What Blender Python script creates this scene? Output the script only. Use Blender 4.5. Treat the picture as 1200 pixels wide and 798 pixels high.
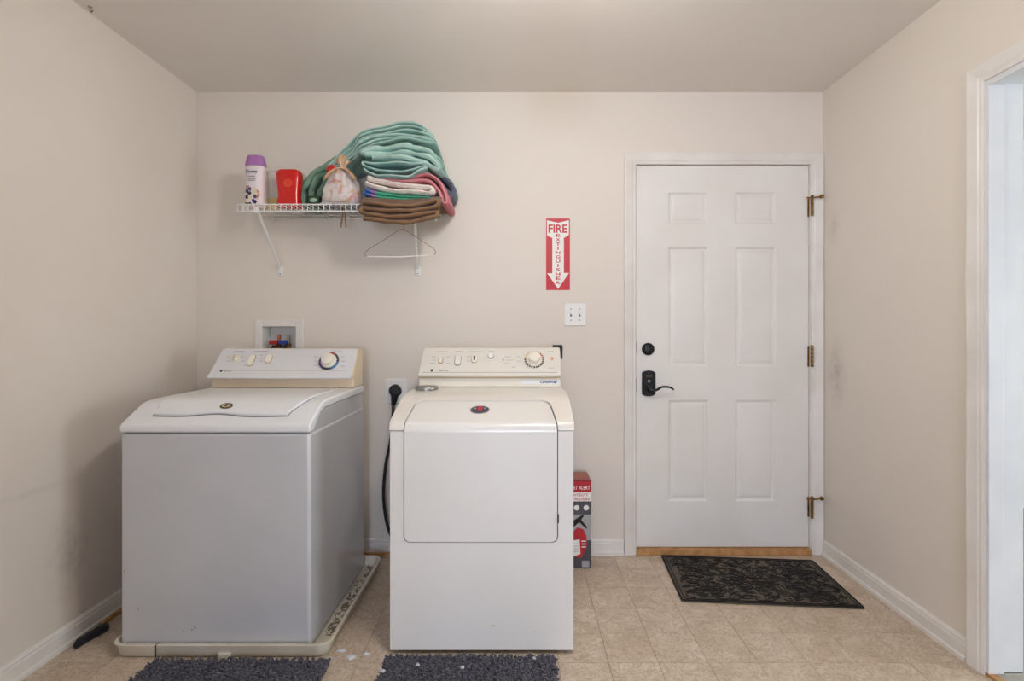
import bpy, bmesh, math, random
from mathutils import Vector, Matrix, noise
random.seed(7)
R = math.radians
for o in list(bpy.data.objects): bpy.data.objects.remove(o)
scene = bpy.context.scene
COL = scene.collection

# ------------------------------------------------------------------ camera
CAM_Z, F = 1.193, 600.0            # camera height, focal length for a 1200 px wide frame
cam = bpy.data.objects.new('camera', bpy.data.cameras.new('camera'))
COL.objects.link(cam)
cam.location = (0, 0, CAM_Z); cam.rotation_euler = (R(90), 0, 0)
cam.data.sensor_width = 36; cam.data.lens = 36 * F / 1200
cam.data.shift_x = -8 / 1200; cam.data.shift_y = -13 / 1200
cam.data.clip_start = .02
scene.camera = cam
# ------------------------------------------------------------------ light and exposure
scene.view_settings.view_transform = 'Standard'
scene.view_settings.look = 'None'
scene.view_settings.gamma = 1.0
scene.view_settings.use_curve_mapping = False
scene.view_settings.exposure = 0.06
w = bpy.data.worlds.new('world'); scene.world = w; w.use_nodes = True
w.node_tree.nodes['Background'].inputs[0].default_value = (.75, .87, 1, 1)
w.node_tree.nodes['Background'].inputs[1].default_value = 1.0
def area(name, loc, rot, sx, sy, power, col):
    l = bpy.data.lights.new(name, 'AREA'); l.shape = 'RECTANGLE'; l.size = sx; l.size_y = sy
    l.energy = power; l.color = col
    o = bpy.data.objects.new(name, l); COL.objects.link(o); o.location = loc; o.rotation_euler = rot
    return o
# daylight entering the neighbouring room's patio window (seen only through the doorway on the right)
area('daylight_side_window', (5.08, .45, 1.15), (0, R(90), 0), 1.85, 2.0, 76, (.85, .95, 1))
# cool fill light added behind the camera, set in an invented hall
area('cool_fill_rear', (-.1, -4.72, 1.35), (R(90), 0, 0), 1.2, 1.5, 118, (.68, .77, 1))
LAMP_STRENGTH = 66.0

# ------------------------------------------------------------------ materials
def lin(h):
    h = h.lstrip('#'); v = [int(h[i:i+2], 16) / 255 for i in (0, 2, 4)]
    return tuple(c / 12.92 if c <= .04045 else ((c + .055) / 1.055) ** 2.4 for c in v) + (1,)
class NT:
    def __init__(s, name):
        s.m = bpy.data.materials.new(name); s.m.use_nodes = True
        s.t = s.m.node_tree; s.b = s.t.nodes['Principled BSDF']
    def n(s, typ, **kw):
        nd = s.t.nodes.new(typ)
        for k, v in kw.items():
            if k in nd.inputs: nd.inputs[k].default_value = v
            else: setattr(nd, k, v)
        return nd
    def l(s, a, b): s.t.links.new(a, b)
    def coord(s, kind='Object'): return s.n('ShaderNodeTexCoord').outputs[kind]
    def noise(s, co, scale, detail=3, rough=.5, dist=0):
        nd = s.n('ShaderNodeTexNoise', Scale=scale, Detail=detail, Roughness=rough, Distortion=dist)
        s.l(co, nd.inputs['Vector']); return nd.outputs[0]
    def ramp(s, fac, stops):
        nd = s.n('ShaderNodeValToRGB'); e = nd.color_ramp.elements
        while len(e) < len(stops): e.new(.5)
        for el, (p, c) in zip(e, stops): el.position = p; el.color = c
        s.l(fac, nd.inputs[0]); return nd.outputs[0]
    def mix(s, fac, a, b, blend='MIX'):
        nd = s.n('ShaderNodeMix', data_type='RGBA', blend_type=blend)
        for i, v in ((0, fac), (6, a), (7, b)):
            if hasattr(v, 'links'): s.l(v, nd.inputs[i])
            else: nd.inputs[i].default_value = v
        return nd.outputs[2]
    def bump(s, h, strength, dist=.002):
        nd = s.n('ShaderNodeBump', Strength=strength, Distance=dist)
        s.l(h, nd.inputs['Height']); s.l(nd.outputs[0], s.b.inputs['Normal'])
BW = lambda v: (v, v, v, 1)
def mat(name, c, rough=.5, metal=0, c2=None, nscale=8, bump=0, bscale=200, coat=0, dist=.002, spec=.5):
    t = NT(name); t.b.inputs['Base Color'].default_value = lin(c)
    t.b.inputs['Roughness'].default_value = rough; t.b.inputs['Metallic'].default_value = metal
    t.b.inputs['Specular IOR Level'].default_value = spec
    if coat: t.b.inputs['Coat Weight'].default_value = coat; t.b.inputs['Coat Roughness'].default_value = .12
    co = t.coord()
    if c2:
        f = t.ramp(t.noise(co, nscale, 4), [(.38, BW(0)), (.68, BW(1))])
        t.l(t.mix(f, lin(c), lin(c2)), t.b.inputs['Base Color'])
    if bump: t.bump(t.noise(co, bscale, 2), bump, dist)
    return t.m
def wall_paint(name, c, c2, stain=None):
    t = NT(name); co = t.coord()
    f = t.ramp(t.noise(co, 1.6, 5, .6), [(.35, BW(0)), (.75, BW(1))])
    base = t.mix(f, lin(c), lin(c2))
    sc = t.n('ShaderNodeMapping'); sc.inputs['Scale'].default_value = (1, 1, 3.2); t.l(co, sc.inputs[0])
    g = t.ramp(t.noise(sc.outputs[0], 7, 6, .65, 1.5), [(.735, BW(0)), (.80, BW(.35))])
    base = t.mix(g, base, lin('#7d6c60'))
    for (x, y, z, rx, rz, a, col) in (stain or []):
        m = t.n('ShaderNodeMapping'); m.inputs['Location'].default_value = (-x / rx, -y / rx, -z / rz)
        m.inputs['Scale'].default_value = (1 / rx, 1 / rx, 1 / rz); t.l(co, m.inputs[0])
        gr = t.n('ShaderNodeTexGradient', gradient_type='SPHERICAL'); t.l(m.outputs[0], gr.inputs[0])
        mm = t.n('ShaderNodeMath', operation='MULTIPLY'); t.l(gr.outputs[1], mm.inputs[0])
        t.l(t.ramp(t.noise(co, 30, 3), [(.35, BW(.25)), (.65, BW(1))]), mm.inputs[1])
        m2 = t.n('ShaderNodeMath', operation='MULTIPLY'); t.l(mm.outputs[0], m2.inputs[0]); m2.inputs[1].default_value = a
        base = t.mix(m2.outputs[0], base, lin(col))
    t.l(base, t.b.inputs['Base Color']); t.b.inputs['Roughness'].default_value = .62
    t.bump(t.noise(co, 260, 2), .12, .001)
    return t.m
def tile_mat(name, lines=False):
    t = NT(name); co = t.coord()
    oi = t.n('ShaderNodeObjectInfo')
    cmb = t.n('ShaderNodeVectorMath', operation='SCALE'); cmb.inputs[0].default_value = (37, 91, 53)
    t.l(oi.outputs['Random'], cmb.inputs['Scale'])
    ad = t.n('ShaderNodeVectorMath', operation='ADD'); t.l(co, ad.inputs[0]); t.l(cmb.outputs[0], ad.inputs[1])
    v = ad.outputs[0]
    base = t.ramp(t.noise(v, 9, 5, .6, .8), [(.3, lin('#c3b19d')), (.5, lin('#d4c4b1')), (.72, lin('#dfd1c0'))])
    vein = t.ramp(t.noise(v, 17, 6, .62, 2.6), [(.45, BW(0)), (.5, BW(.6)), (.55, BW(0))])
    base = t.mix(vein, base, lin('#9c7f5f'))
    spot = t.ramp(t.noise(v, 55, 3, .6), [(.66, BW(0)), (.76, BW(.55))])
    base = t.mix(spot, base, lin('#a58865'))
    wob = t.noise(oi.outputs['Location'], 1.1, 3)
    base = t.mix(t.ramp(wob, [(.4, BW(0)), (.7, BW(.22))]), base, lin('#c2a786'))
    t.l(base, t.b.inputs['Base Color'])
    t.b.inputs['Roughness'].default_value = .42
    t.bump(t.noise(v, 60, 3), .08, .001)
    return t.m
def terry(name, c, c2, scale=420, strength=.7):
    t = NT(name); co = t.coord()
    f = t.ramp(t.noise(co, 14, 4, .6), [(.3, BW(0)), (.7, BW(1))])
    t.l(t.mix(f, lin(c), lin(c2)), t.b.inputs['Base Color'])
    t.b.inputs['Roughness'].default_value = .95; t.b.inputs['Specular IOR Level'].default_value = .1
    t.b.inputs['Sheen Weight'].default_value = .25
    t.bump(t.noise(co, scale, 2), strength, .003)
    return t.m
M = dict(
 wall=wall_paint('wall_paint', '#eae2d8', '#e7ded3', [(1.614, 2.60, .97, .09, .2, .42, '#8a7c72'), (1.614, 2.62, 1.72, .06, .12, .25, '#8a7c72')]),
 wall_l=wall_paint('wall_paint_scuffed', '#e8dfd5', '#e3d9ce', [(-1.709, 1.95, .33, .12, .2, .35, '#877b70'), (-1.709, 1.8, .62, .2, .02, .18, '#8e8276')]),
 ceil=wall_paint('ceiling_paint', '#efe9e2', '#ece5dd'),
 trim=mat('white_trim_gloss', '#efece7', .35, c2='#e6e1da', nscale=5),
 jamb=mat('jamb_white', '#eceef0', .4, c2='#e2e4e7', nscale=4),
 door=mat('door_white', '#f0eeea', .38, c2='#eae7e1', nscale=3),
 gap=mat('dark_gap', '#1d1a18', .8),
 grout=mat('tile_joint', '#a98f72', .8),
 tile=tile_mat('vinyl_tile'),
 wood=mat('raw_wood', '#c69762', .6, c2='#ac7a48', nscale=30),
 carpet=mat('carpet', '#b3aea5', .95, c2='#a09a90', nscale=60, bump=.6, bscale=300),
 black=mat('black_metal', '#17171a', .38, .3),
 blackpl=mat('black_plastic', '#0f0f11', .45),
 brass=mat('aged_brass', '#a07838', .38, .9, c2='#5f4420', nscale=40),
 steel=mat('steel', '#a9a9a6', .32, .95),
 enamel_dim=mat('washer_enamel_dimmed', '#d0d1d4', .22, c2='#cbccd0', nscale=3, coat=.45, spec=.65),  # cabinet white greyed so the colour holds its weaker light
 enamel_lit=mat('washer_top_enamel_lit', '#f1f2f4', .3, c2='#edeef0', nscale=3, coat=.25),  # washer white kept lighter so the colour holds the light from above
 enamel_d=mat('dryer_enamel', '#f2f0ec', .28, c2='#efede8', nscale=3, coat=.3),
 dryer_top=mat('dryer_top_enamel', '#f2eee6', .28, c2='#eee8de', nscale=4, coat=.3),
 face=mat('console_face', '#e6e6e8', .4),
 face_d=mat('dryer_console_face', '#ece7dd', .4),
 cream=mat('yellowed_plastic', '#eddcc2', .42, c2='#e3cfb0', nscale=6),
 cream_l=mat('cream_plastic', '#f3ecdc', .4),
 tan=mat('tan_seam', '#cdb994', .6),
 ink=mat('grey_ink', '#8c8b92', .6),
 darkink=mat('dark_ink', '#33333c', .6),
 blueink=mat('blue_ink', '#2b3d86', .5),
 orange=mat('orange_ink', '#c98d5c', .6),
 redink=mat('red_ink', '#c8202f', .45),
 white=mat('white_plastic', '#f2f1ee', .35),
 offw=mat('white_print', '#f6f3ee', .5),
 pan=mat('aged_white_plastic', '#e6e0d2', .4, c2='#d8cfba', nscale=7),
 dirt=mat('lint_dirt', '#7d7162', .95, c2='#9a9082', nscale=60, bump=.8, bscale=150),
 badge=mat('badge_bronze', '#5b5145', .35, .6),
 navy=mat('badge_navy', '#151c46', .3, coat=.5),
 wire=mat('white_wire', '#eeeeea', .35),
 purple=mat('purple_cap', '#ad74b6', .35),
 bottle=mat('bottle_label', '#ece3e6', .4, c2='#e8d4d4', nscale=9),
 redp=mat('red_plastic', '#d3130f', .22, coat=.4),
 redp2=mat('red_plastic_light', '#df3a22', .25, coat=.4),
 greenbox=mat('green_carton', '#27452f', .5),
 yellow=mat('yellow_label', '#e3d08a', .6),
 teal=terry('teal_terry', '#a3c9be', '#8fbbb2'), teal2=terry('teal_terry_blue', '#98c2bd', '#80b0ad'),
 teal_hl=terry('teal_edge_highlight', '#c0dcd2', '#b0d0c5', 300, .3),  # lighter edge terries, here and below, paint highlights along the towel edges
 sage=terry('sage_terry', '#7d9f8b', '#6b8f7a'), sage_hl=terry('sage_edge_highlight', '#8cae97', '#82a68e', 300, .3),
 pink=terry('pink_terry', '#cf7379', '#bf5f6a'), pink_hl=terry('pink_edge_highlight', '#e0979a', '#d88a8e', 300, .3),
 brown=terry('brown_terry', '#7a5a3d', '#6a4c32'), brown_hl=terry('brown_edge_highlight', '#94704e', '#8a6747', 300, .3),
 slate=terry('slate_terry', '#6a7480', '#57616e'),
 charcoal=terry('charcoal_chenille', '#5d5c68', '#4b4a55', 200, .5),
 charcoal2=terry('charcoal_backing', '#2e2d33', '#29282d', 200, .3),
 rubber=mat('rubber_brown', '#5f5447', .65, c2='#3b352e', nscale=9, bump=.3, bscale=90),
 rubberk=mat('rubber_black', '#100f11', .6, c2='#181616', nscale=25, spec=.3),
 dust=mat('rubber_dusty', '#77634a', .8),
 lint=mat('lint', '#d8d8dc', .95, bump=.5, bscale=200),
 redval=mat('red_handle', '#b81d20', .4), blueval=mat('blue_handle', '#1f3f95', .4), copper=mat('copper_pipe', '#b5623f', .35, .8),
 boxgrey=mat('carton_grey', '#4c4c51', .5), boxpic=mat('carton_picture_grey', '#a7a7a8', .5), boxtop=mat('carton_top', '#a96458', .6),
 boxred=mat('carton_red', '#b9202c', .45),
 tag=mat('brown_ribbon', '#93714c', .8),
 hangerw=mat('hanger_wire', '#a98a7e', .4, .2), hangerp=mat('hanger_paper', '#ece6dd', .6),
)
def floral():
    t = NT('floral_cotton'); co = t.coord()
    base = t.mix(t.ramp(t.noise(co, 16, 4, .6, 1), [(.55, BW(0)), (.66, BW(.65))]), lin('#eee3da'), lin('#e0a59b'))
    base = t.mix(t.ramp(t.noise(co, 23, 4, .6, 1), [(.62, BW(0)), (.70, BW(.6))]), base, lin('#97aabb'))
    t.l(base, t.b.inputs['Base Color']); t.b.inputs['Roughness'].default_value = .9
    t.bump(t.noise(co, 300, 2), .3, .002); return t.m
M['floral'] = floral()
def beach():
    t = NT('beach_print'); sp = t.n('ShaderNodeSeparateXYZ'); co = t.coord(); t.l(co, sp.inputs[0])
    mr = t.n('ShaderNodeMapRange'); mr.inputs[1].default_value = -.17; mr.inputs[2].default_value = .17; t.l(sp.outputs[0], mr.inputs[0])
    c = t.ramp(mr.outputs[0], [(.0, lin('#3f74c4')), (.14, lin('#4a83cc')), (.155, lin('#b77fc8')), (.21, lin('#b77fc8')), (.225, lin('#4fb795')), (.9, lin('#3f9f80'))])
    c = t.mix(t.ramp(t.noise(co, 35, 3, .6), [(.62, BW(0)), (.68, BW(.7))]), c, lin('#a7dcc8'))
    t.l(c, t.b.inputs['Base Color']); t.b.inputs['Roughness'].default_value = .9; return t.m
M['beach'] = beach()
def bagmat():
    t = NT('bag_film'); co = t.coord(); sp = t.n('ShaderNodeSeparateXYZ'); t.l(co, sp.inputs[0])
    base = t.mix(t.ramp(t.noise(co, 13, 4, .6, 1.2), [(.5, BW(0)), (.62, BW(.75))]), lin('#e6dcd8'), lin('#d9a074'))
    base = t.mix(t.ramp(t.noise(co, 19, 3, .6, .5), [(.6, BW(0)), (.68, BW(.7))]), base, lin('#d98a9a'))
    t.l(base, t.b.inputs['Base Color']); t.b.inputs['Roughness'].default_value = .32
    t.b.inputs['Transmission Weight'].default_value = .12
    t.bump(t.noise(co, 38, 4, .6, 1), .7, .006); return t.m
M['bag'] = bagmat()
def frosted():
    t = NT('frosted_plastic'); t.b.inputs['Base Color'].default_value = lin('#f2ede2'); t.b.inputs['Roughness'].default_value = .4
    t.b.inputs['Transmission Weight'].default_value = .12; t.b.inputs['IOR'].default_value = 1.2; return t.m
M['frost'] = frosted()
def leafprint():
    t = NT('navy_print'); co = t.coord()
    c = t.ramp(t.noise(co, 60, 3, .6, .5), [(.44, lin('#1c2b55')), (.5, lin('#e8e8ea')), (.56, lin('#24365f'))])
    t.l(c, t.b.inputs['Base Color']); return t.m
M['navyprint'] = leafprint()
def emis(name, c, s):
    t = NT(name); t.b.inputs['Base Color'].default_value = lin('#fff4e2')
    t.b.inputs['Emission Color'].default_value = lin(c); t.b.inputs['Emission Strength'].default_value = s; return t.m

# ------------------------------------------------------------------ mesh helpers
def at(px, py, Y):                 # a measured point of the photograph at real distance Y
    return Vector(((px - 608) * Y / F, Y, CAM_Z + (386 - py) * Y / F))
class MB:
    def __init__(s): s.v = []; s.f = []; s.mi = []
    def add(s, vs, fs, mi=0, mx=None):
        n = len(s.v)
        s.v += [tuple(mx @ Vector(v)) if mx else tuple(v) for v in vs]
        for f in fs: s.f.append(tuple(i + n for i in f)); s.mi.append(mi)
        return s
    def box(s, x0, x1, y0, y1, z0, z1, mi=0, mx=None):
        vs = [(x, y, z) for z in (z0, z1) for y in (y0, y1) for x in (x0, x1)]
        return s.add(vs, [(0,2,3,1), (4,5,7,6), (0,1,5,4), (2,6,7,3), (0,4,6,2), (1,3,7,5)], mi, mx)
    def prism(s, poly, a0, a1, axis='x', mi=0, mx=None):
        n = len(poly)
        def p(u, v, a): return (a, u, v) if axis == 'x' else ((u, a, v) if axis == 'y' else (u, v, a))
        vs = [p(u, v, a0) for u, v in poly] + [p(u, v, a1) for u, v in poly]
        fs = [tuple(range(n)), tuple(range(2*n-1, n-1, -1))]
        fs += [(i, n + i, n + (i+1) % n, (i+1) % n) for i in range(n)]
        return s.add(vs, fs, mi, mx)
    def lathe(s, prof, seg=24, mi=0, mx=None, cx=0, cy=0, sx=1, sy=1):
        vs = []; fs = []; n = len(prof)
        for r, z in prof:
            for k in range(seg):
                a = 2*math.pi*k/seg; vs.append((cx + r*sx*math.cos(a), cy + r*sy*math.sin(a), z))
        for i in range(n-1):
            for k in range(seg):
                k2 = (k+1) % seg
                fs.append((i*seg+k, i*seg+k2, (i+1)*seg+k2, (i+1)*seg+k))
        fs.append(tuple(range(seg-1, -1, -1))); fs.append(tuple((n-1)*seg + k for k in range(seg)))
        return s.add(vs, fs, mi, mx)
    def tube(s, pts, r, seg=8, mi=0, smooth_n=0, flat=None):
        P = [Vector(p) for p in pts]
        if smooth_n: P = catmull3(P, smooth_n)
        rr = r if isinstance(r, (list, tuple)) else [r] * len(P)
        if len(rr) != len(P): rr = [rr[min(int(i * len(rr) / len(P)), len(rr)-1)] for i in range(len(P))]
        vs = []; fs = []; up = None
        for i, p in enumerate(P):
            t = (P[min(i+1, len(P)-1)] - P[max(i-1, 0)]).normalized()
            if up is None: up = Vector((0, 0, 1)) if abs(t.z) < .9 else Vector((0, 1, 0))
            side = t.cross(up)
            side = side.normalized() if side.length > 1e-6 else Vector((1, 0, 0))
            up = side.cross(t).normalized()
            for k in range(seg):
                a = 2*math.pi*(k+.5)/seg
                vs.append(p + side*rr[i]*math.cos(a) + up*rr[i]*math.sin(a)*(flat or 1))
        for i in range(len(P)-1):
            for k in range(seg):
                k2 = (k+1) % seg; fs.append((i*seg+k, i*seg+k2, (i+1)*seg+k2, (i+1)*seg+k))
        fs.append(tuple(range(seg-1, -1, -1))); fs.append(tuple((len(P)-1)*seg + k for k in range(seg)))
        return s.add(vs, fs, mi)
    def build(s, name, m, parent=None, bevel=0, seg=2, sharp=40, local=False, ang=40):
        off = Vector() if (parent is None or local) else world_of(parent)
        me = bpy.data.meshes.new(name)
        me.from_pydata([tuple(Vector(v) - off) for v in s.v], [], s.f)
        ms = m if isinstance(m, (list, tuple)) else [m]
        for x in ms: me.materials.append(M[x] if isinstance(x, str) else x)
        if len(ms) > 1: me.polygons.foreach_set('material_index', s.mi)
        bm = bmesh.new(); bm.from_mesh(me); bmesh.ops.recalc_face_normals(bm, faces=bm.faces); bm.to_mesh(me); bm.free()
        me.polygons.foreach_set('use_smooth', [True] * len(me.polygons))
        me.set_sharp_from_angle(angle=R(sharp))
        o = bpy.data.objects.new(name, me); COL.objects.link(o); o.parent = parent
        if bevel:
            b = o.modifiers.new('bevel', 'BEVEL'); b.width = bevel; b.segments = seg; b.limit_method = 'ANGLE'; b.angle_limit = R(ang)
        return o
def world_of(o):
    v = Vector()
    while o: v += o.location; o = o.parent
    return v
def catmull3(P, n):
    out = []
    for i in range(len(P)-1):
        a, b, c, d = P[max(i-1, 0)], P[i], P[i+1], P[min(i+2, len(P)-1)]
        for k in range(n):
            t = k / n
            out.append(.5*((2*b) + (c-a)*t + (2*a-5*b+4*c-d)*t*t + (3*b-a-3*c+d)*t*t*t))
    out.append(P[-1]); return out
def tag(o, label, cat, group=None):
    o['label'] = label; o['category'] = cat
    if group: o['group'] = group
    return o
def thing(name, label, cat, loc=(0, 0, 0), group=None, rotz=0):
    o = bpy.data.objects.new(name, None); COL.objects.link(o); o.location = loc; o.rotation_euler.z = rotz
    o.empty_display_size = .05
    return tag(o, label, cat, group)
def struct(o, label=None):
    o['kind'] = 'structure'
    if label: o['label'] = label
    return o
def frame_xf(p, right, up):        # local x = right, y = up, z = out of the surface
    r = Vector(right).normalized(); n = r.cross(Vector(up)).normalized(); u = n.cross(r)
    return Matrix(((r.x, u.x, n.x, p[0]), (r.y, u.y, n.y, p[1]), (r.z, u.z, n.z, p[2]), (0, 0, 0, 1)))
def text(name, s, mx, wdt, hgt, m, parent, align='CENTER', ext=.0003, shear=0, off_=.028):
    c = bpy.data.curves.new('t', 'FONT'); c.body = s; c.align_x = 'CENTER'; c.align_y = 'CENTER'; c.resolution_u = 2; c.shear = shear; c.offset = off_
    o = bpy.data.objects.new('t', c); COL.objects.link(o)
    bpy.context.view_layer.update()
    me = bpy.data.meshes.new_from_object(o.evaluated_get(bpy.context.evaluated_depsgraph_get()))
    bpy.data.objects.remove(o); bpy.data.curves.remove(c)
    xs = [v.co.x for v in me.vertices]; ys = [v.co.y for v in me.vertices]
    sx = wdt / (max(xs)-min(xs)); sy = hgt / (max(ys)-min(ys)); cx = (max(xs)+min(xs))/2; cy = (max(ys)+min(ys))/2
    off = world_of(parent) if parent else Vector()
    for v in me.vertices: v.co = mx @ Vector(((v.co.x-cx)*sx, (v.co.y-cy)*sy, ext)) - off
    me.materials.clear(); me.materials.append(M[m]); me.name = name
    ob = bpy.data.objects.new(name, me); COL.objects.link(ob); ob.parent = parent
    return ob
def plate(pts, mx, z0, z1, name, m, parent, bevel=0):   # flat outline in a surface frame
    return MB().prism(pts, z0, z1, 'z', mx=mx).build(name, m, parent, bevel=bevel)
def ell(a, b, n=28, cx=0, cy=0): return [(cx + a*math.cos(2*math.pi*k/n), cy + b*math.sin(2*math.pi*k/n)) for k in range(n)]
def rrect(w_, h_, r, n=5, cx=0, cy=0):
    out = []
    for (sx, sy, a0) in ((1, 1, 0), (-1, 1, 90), (-1, -1, 180), (1, -1, 270)):
        for k in range(n+1):
            a = R(a0 + 90*k/n); out.append((cx + sx*(w_/2-r) + r*math.cos(a), cy + sy*(h_/2-r) + r*math.sin(a)))
    return out

# ------------------------------------------------------------------ the room
XL, XR, YB, YF, ZC = -1.709, 1.614, 2.72, -1.9, 2.453
DX0, DX1, DZ1 = .6256, 1.541, 2.063          # entry door leaf
BX = (-1.363, -1.179, 1.02, 1.211)            # washer supply box opening
def holes_wall(name, axis, a0, a1, c0, c1, holes, m, label):
    us = sorted({a0, a1, *[h[0] for h in holes], *[h[1] for h in holes]})
    zs = sorted({0, ZC, *[h[2] for h in holes], *[h[3] for h in holes]})
    b = MB()
    for i in range(len(us)-1):
        for j in range(len(zs)-1):
            u, z = (us[i]+us[i+1])/2, (zs[j]+zs[j+1])/2
            if any(h[0] < u < h[1] and h[2] < z < h[3] for h in holes): continue
            if axis == 'x': b.box(us[i], us[i+1], c0, c1, zs[j], zs[j+1])
            else: b.box(c0, c1, us[i], us[i+1], zs[j], zs[j+1])
    return struct(b.build(name, m), label)
holes_wall('wall_back', 'x', XL-.12, XR+.12, YB, YB+.13, [(DX0-.025, DX1+.025, 0, DZ1+.025), BX], 'wall', 'warm off-white wall with the entry door and laundry shelf')
holes_wall('wall_right', 'y', YF-.12, YB, XR, XR+.125, [(.95, 1.775, 0, 2.052)], 'wall', 'warm off-white side wall with an open cased doorway')
holes_wall('wall_left', 'y', YF-.12, YB, XL-.12, XL, [], 'wall_l', 'scuffed off-white wall beside the washing machine')
holes_wall('wall_rear', 'x', XL, XR, YF-.12, YF, [(-.5, .9, 0, 2.1)], 'wall', 'off-white wall with a wide opening to the added hall')
holes_wall('wall_added_hall_left', 'y', -4.6, YF-.12, -1.12, -1.0, [], 'ceil', 'plain wall of the unseen hall added to shape the rear fill light')  # unseen hall added to keep the rear fill off the washer front
holes_wall('wall_added_hall_right', 'y', -4.6, YF-.12, 1.3, 1.42, [], 'ceil', 'opposite plain wall of the hall added to shape the rear fill light')
holes_wall('wall_added_hall_end', 'x', -1.12, 1.42, -4.72, -4.6, [(-.7, .5, .6, 2.1)], 'ceil', 'end wall of the added hall with an opening for the fill light')
struct(MB().box(-1.12, 1.42, -4.72, YF-.12, ZC, ZC+.1).build('ceiling_added_hall', 'ceil'), 'plain ceiling of the added hall')
struct(MB().box(-1.12, 1.42, -4.72, YF-.12, -.06, 0).build('floor_added_hall', 'carpet'), 'carpeted floor of the added hall behind the camera')
struct(MB().box(XL-.12, 5.2, YF-.12, 3.5, ZC, ZC+.1).build('ceiling', 'ceil'), 'plain beige-white ceiling')
floor = struct(MB().box(XL-.12, XR+.125, YF-.12, YB+.13, -.06, -.0035).build('floor', 'grout'), 'beige marbled vinyl tile floor')
PT, GAP = .178, .0010
tiles = {}
xs = [XL] + [.5 + .179*k for k in range(-12, 7)] + [XR]
n_rows = 14
for r in range(n_rows):
    y1 = min(2.723 - PT*r, YB); y0 = 2.723 - PT*(r+1)
    for i in range(len(xs)-1):
        wd, dp = round(xs[i+1]-xs[i]-GAP, 4), round(y1-y0-GAP, 4)
        if (wd, dp) not in tiles:
            b = MB(); z = 0; c = .0006
            p0 = [(-wd/2, -dp/2), (wd/2, -dp/2), (wd/2, dp/2), (-wd/2, dp/2)]
            p1 = [(x - math.copysign(c, x), y - math.copysign(c, y)) for x, y in p0]
            b.add([(x, y, -.0035) for x, y in p0] + [(x, y, -.0008) for x, y in p0] + [(x, y, 0) for x, y in p1],
                  [(0,1,5,4), (1,2,6,5), (2,3,7,6), (3,0,4,7), (4,5,9,8), (5,6,10,9), (6,7,11,10), (7,4,8,11), (8,9,10,11)])
            o = b.build('tile', 'tile', floor, local=True); tiles[(wd, dp)] = o.data
        else:
            o = bpy.data.objects.new('tile', tiles[(wd, dp)]); COL.objects.link(o); o.parent = floor
        o.location = ((xs[i]+xs[i+1])/2, (y0+y1)/2, 0)
rest = MB().box(XL, XR, YF, 2.723-PT*n_rows-.001, -.0035, 0).build('tile_sheet', 'tile', floor)
# neighbouring room beyond the doorway
struct(MB().box(XR+.125, 5.2, YF-.12, 3.5, -.06, .008).build('floor_carpet', 'carpet'), 'grey carpet beyond the doorway')
holes_wall('wall_far_side', 'y', YF-.12, 3.5, 5.0, 5.12, [(-.6, 1.5, .15, 2.15)], 'ceil', 'wall of the neighbouring room with a tall window')
holes_wall('wall_side_room_front', 'x', XR+.125, 5.0, YF-.12, YF, [], 'ceil', 'plain wall of the neighbouring room')
holes_wall('wall_side_room_back', 'x', XR+.125, 5.0, 3.4, 3.5, [], 'ceil', 'plain end wall of the neighbouring room')
def window_frame(name, axis, u0, u1, z0, z1, c, label):
    b = MB(); e = .05
    def bx(a0, a1, b0, b1):
        if axis == 'x': b.box(a0, a1, c-.03, c+.03, b0, b1)
        else: b.box(c-.03, c+.03, a0, a1, b0, b1)
    bx(u0, u0+e, z0, z1); bx(u1-e, u1, z0, z1); bx(u0+e, u1-e, z0, z0+e); bx(u0+e, u1-e, z1-e, z1)
    bx((u0+u1)/2-.02, (u0+u1)/2+.02, z0+e, z1-e)
    return struct(b.build(name, 'trim'), label)
window_frame('window_1', 'y', -.6, 1.5, .15, 2.15, 5.05, 'white framed tall window in the neighbouring room')
window_frame('window_added', 'x', -.7, .5, .6, 2.1, -4.66, 'white window frame added round the fill light in the unseen hall')  # frame of the added hall, round the rear fill light

# casings
PROF = [(0, 0), (0, .008), (.006, .011), (.016, .011), (.020, .014), (.046, .017), (.056, .019), (.062, .017), (.064, .012), (.064, 0)]
def casing(name, inner0, inner1, ztop, place, label, clip=None):
    """Three mitred lengths round an opening; place(u, z, d) turns along-wall, height, depth into a point."""
    b = MB(); n = len(PROF)
    def strip(A, Bv):
        fs = [tuple(range(n)), tuple(range(2*n-1, n-1, -1))] + [(i, n+i, n+(i+1) % n, (i+1) % n) for i in range(n)]
        b.add(A + Bv, fs)
    cl = (lambda u: min(u, clip)) if clip else (lambda u: u)
    strip([place(inner0-p, 0, d) for p, d in PROF], [place(inner0-p, ztop+p, d) for p, d in PROF])
    strip([place(cl(inner1+p), 0, d) for p, d in PROF], [place(cl(inner1+p), ztop+p, d) for p, d in PROF])
    strip([place(inner0-p, ztop+p, d) for p, d in PROF], [place(cl(inner1+p), ztop+p, d) for p, d in PROF])
    return struct(b.build(name, 'trim', sharp=25), label)
casing('trim_1', DX0-.004, DX1+.008, DZ1+.005, lambda u, z, d: (u, YB-d, z), 'white moulded casing round the entry door', clip=XR-.001)
casing('trim_2', .95, 1.768, 2.05, lambda u, z, d: (XR-d, u, z), 'white moulded casing round the side doorway')
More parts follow.
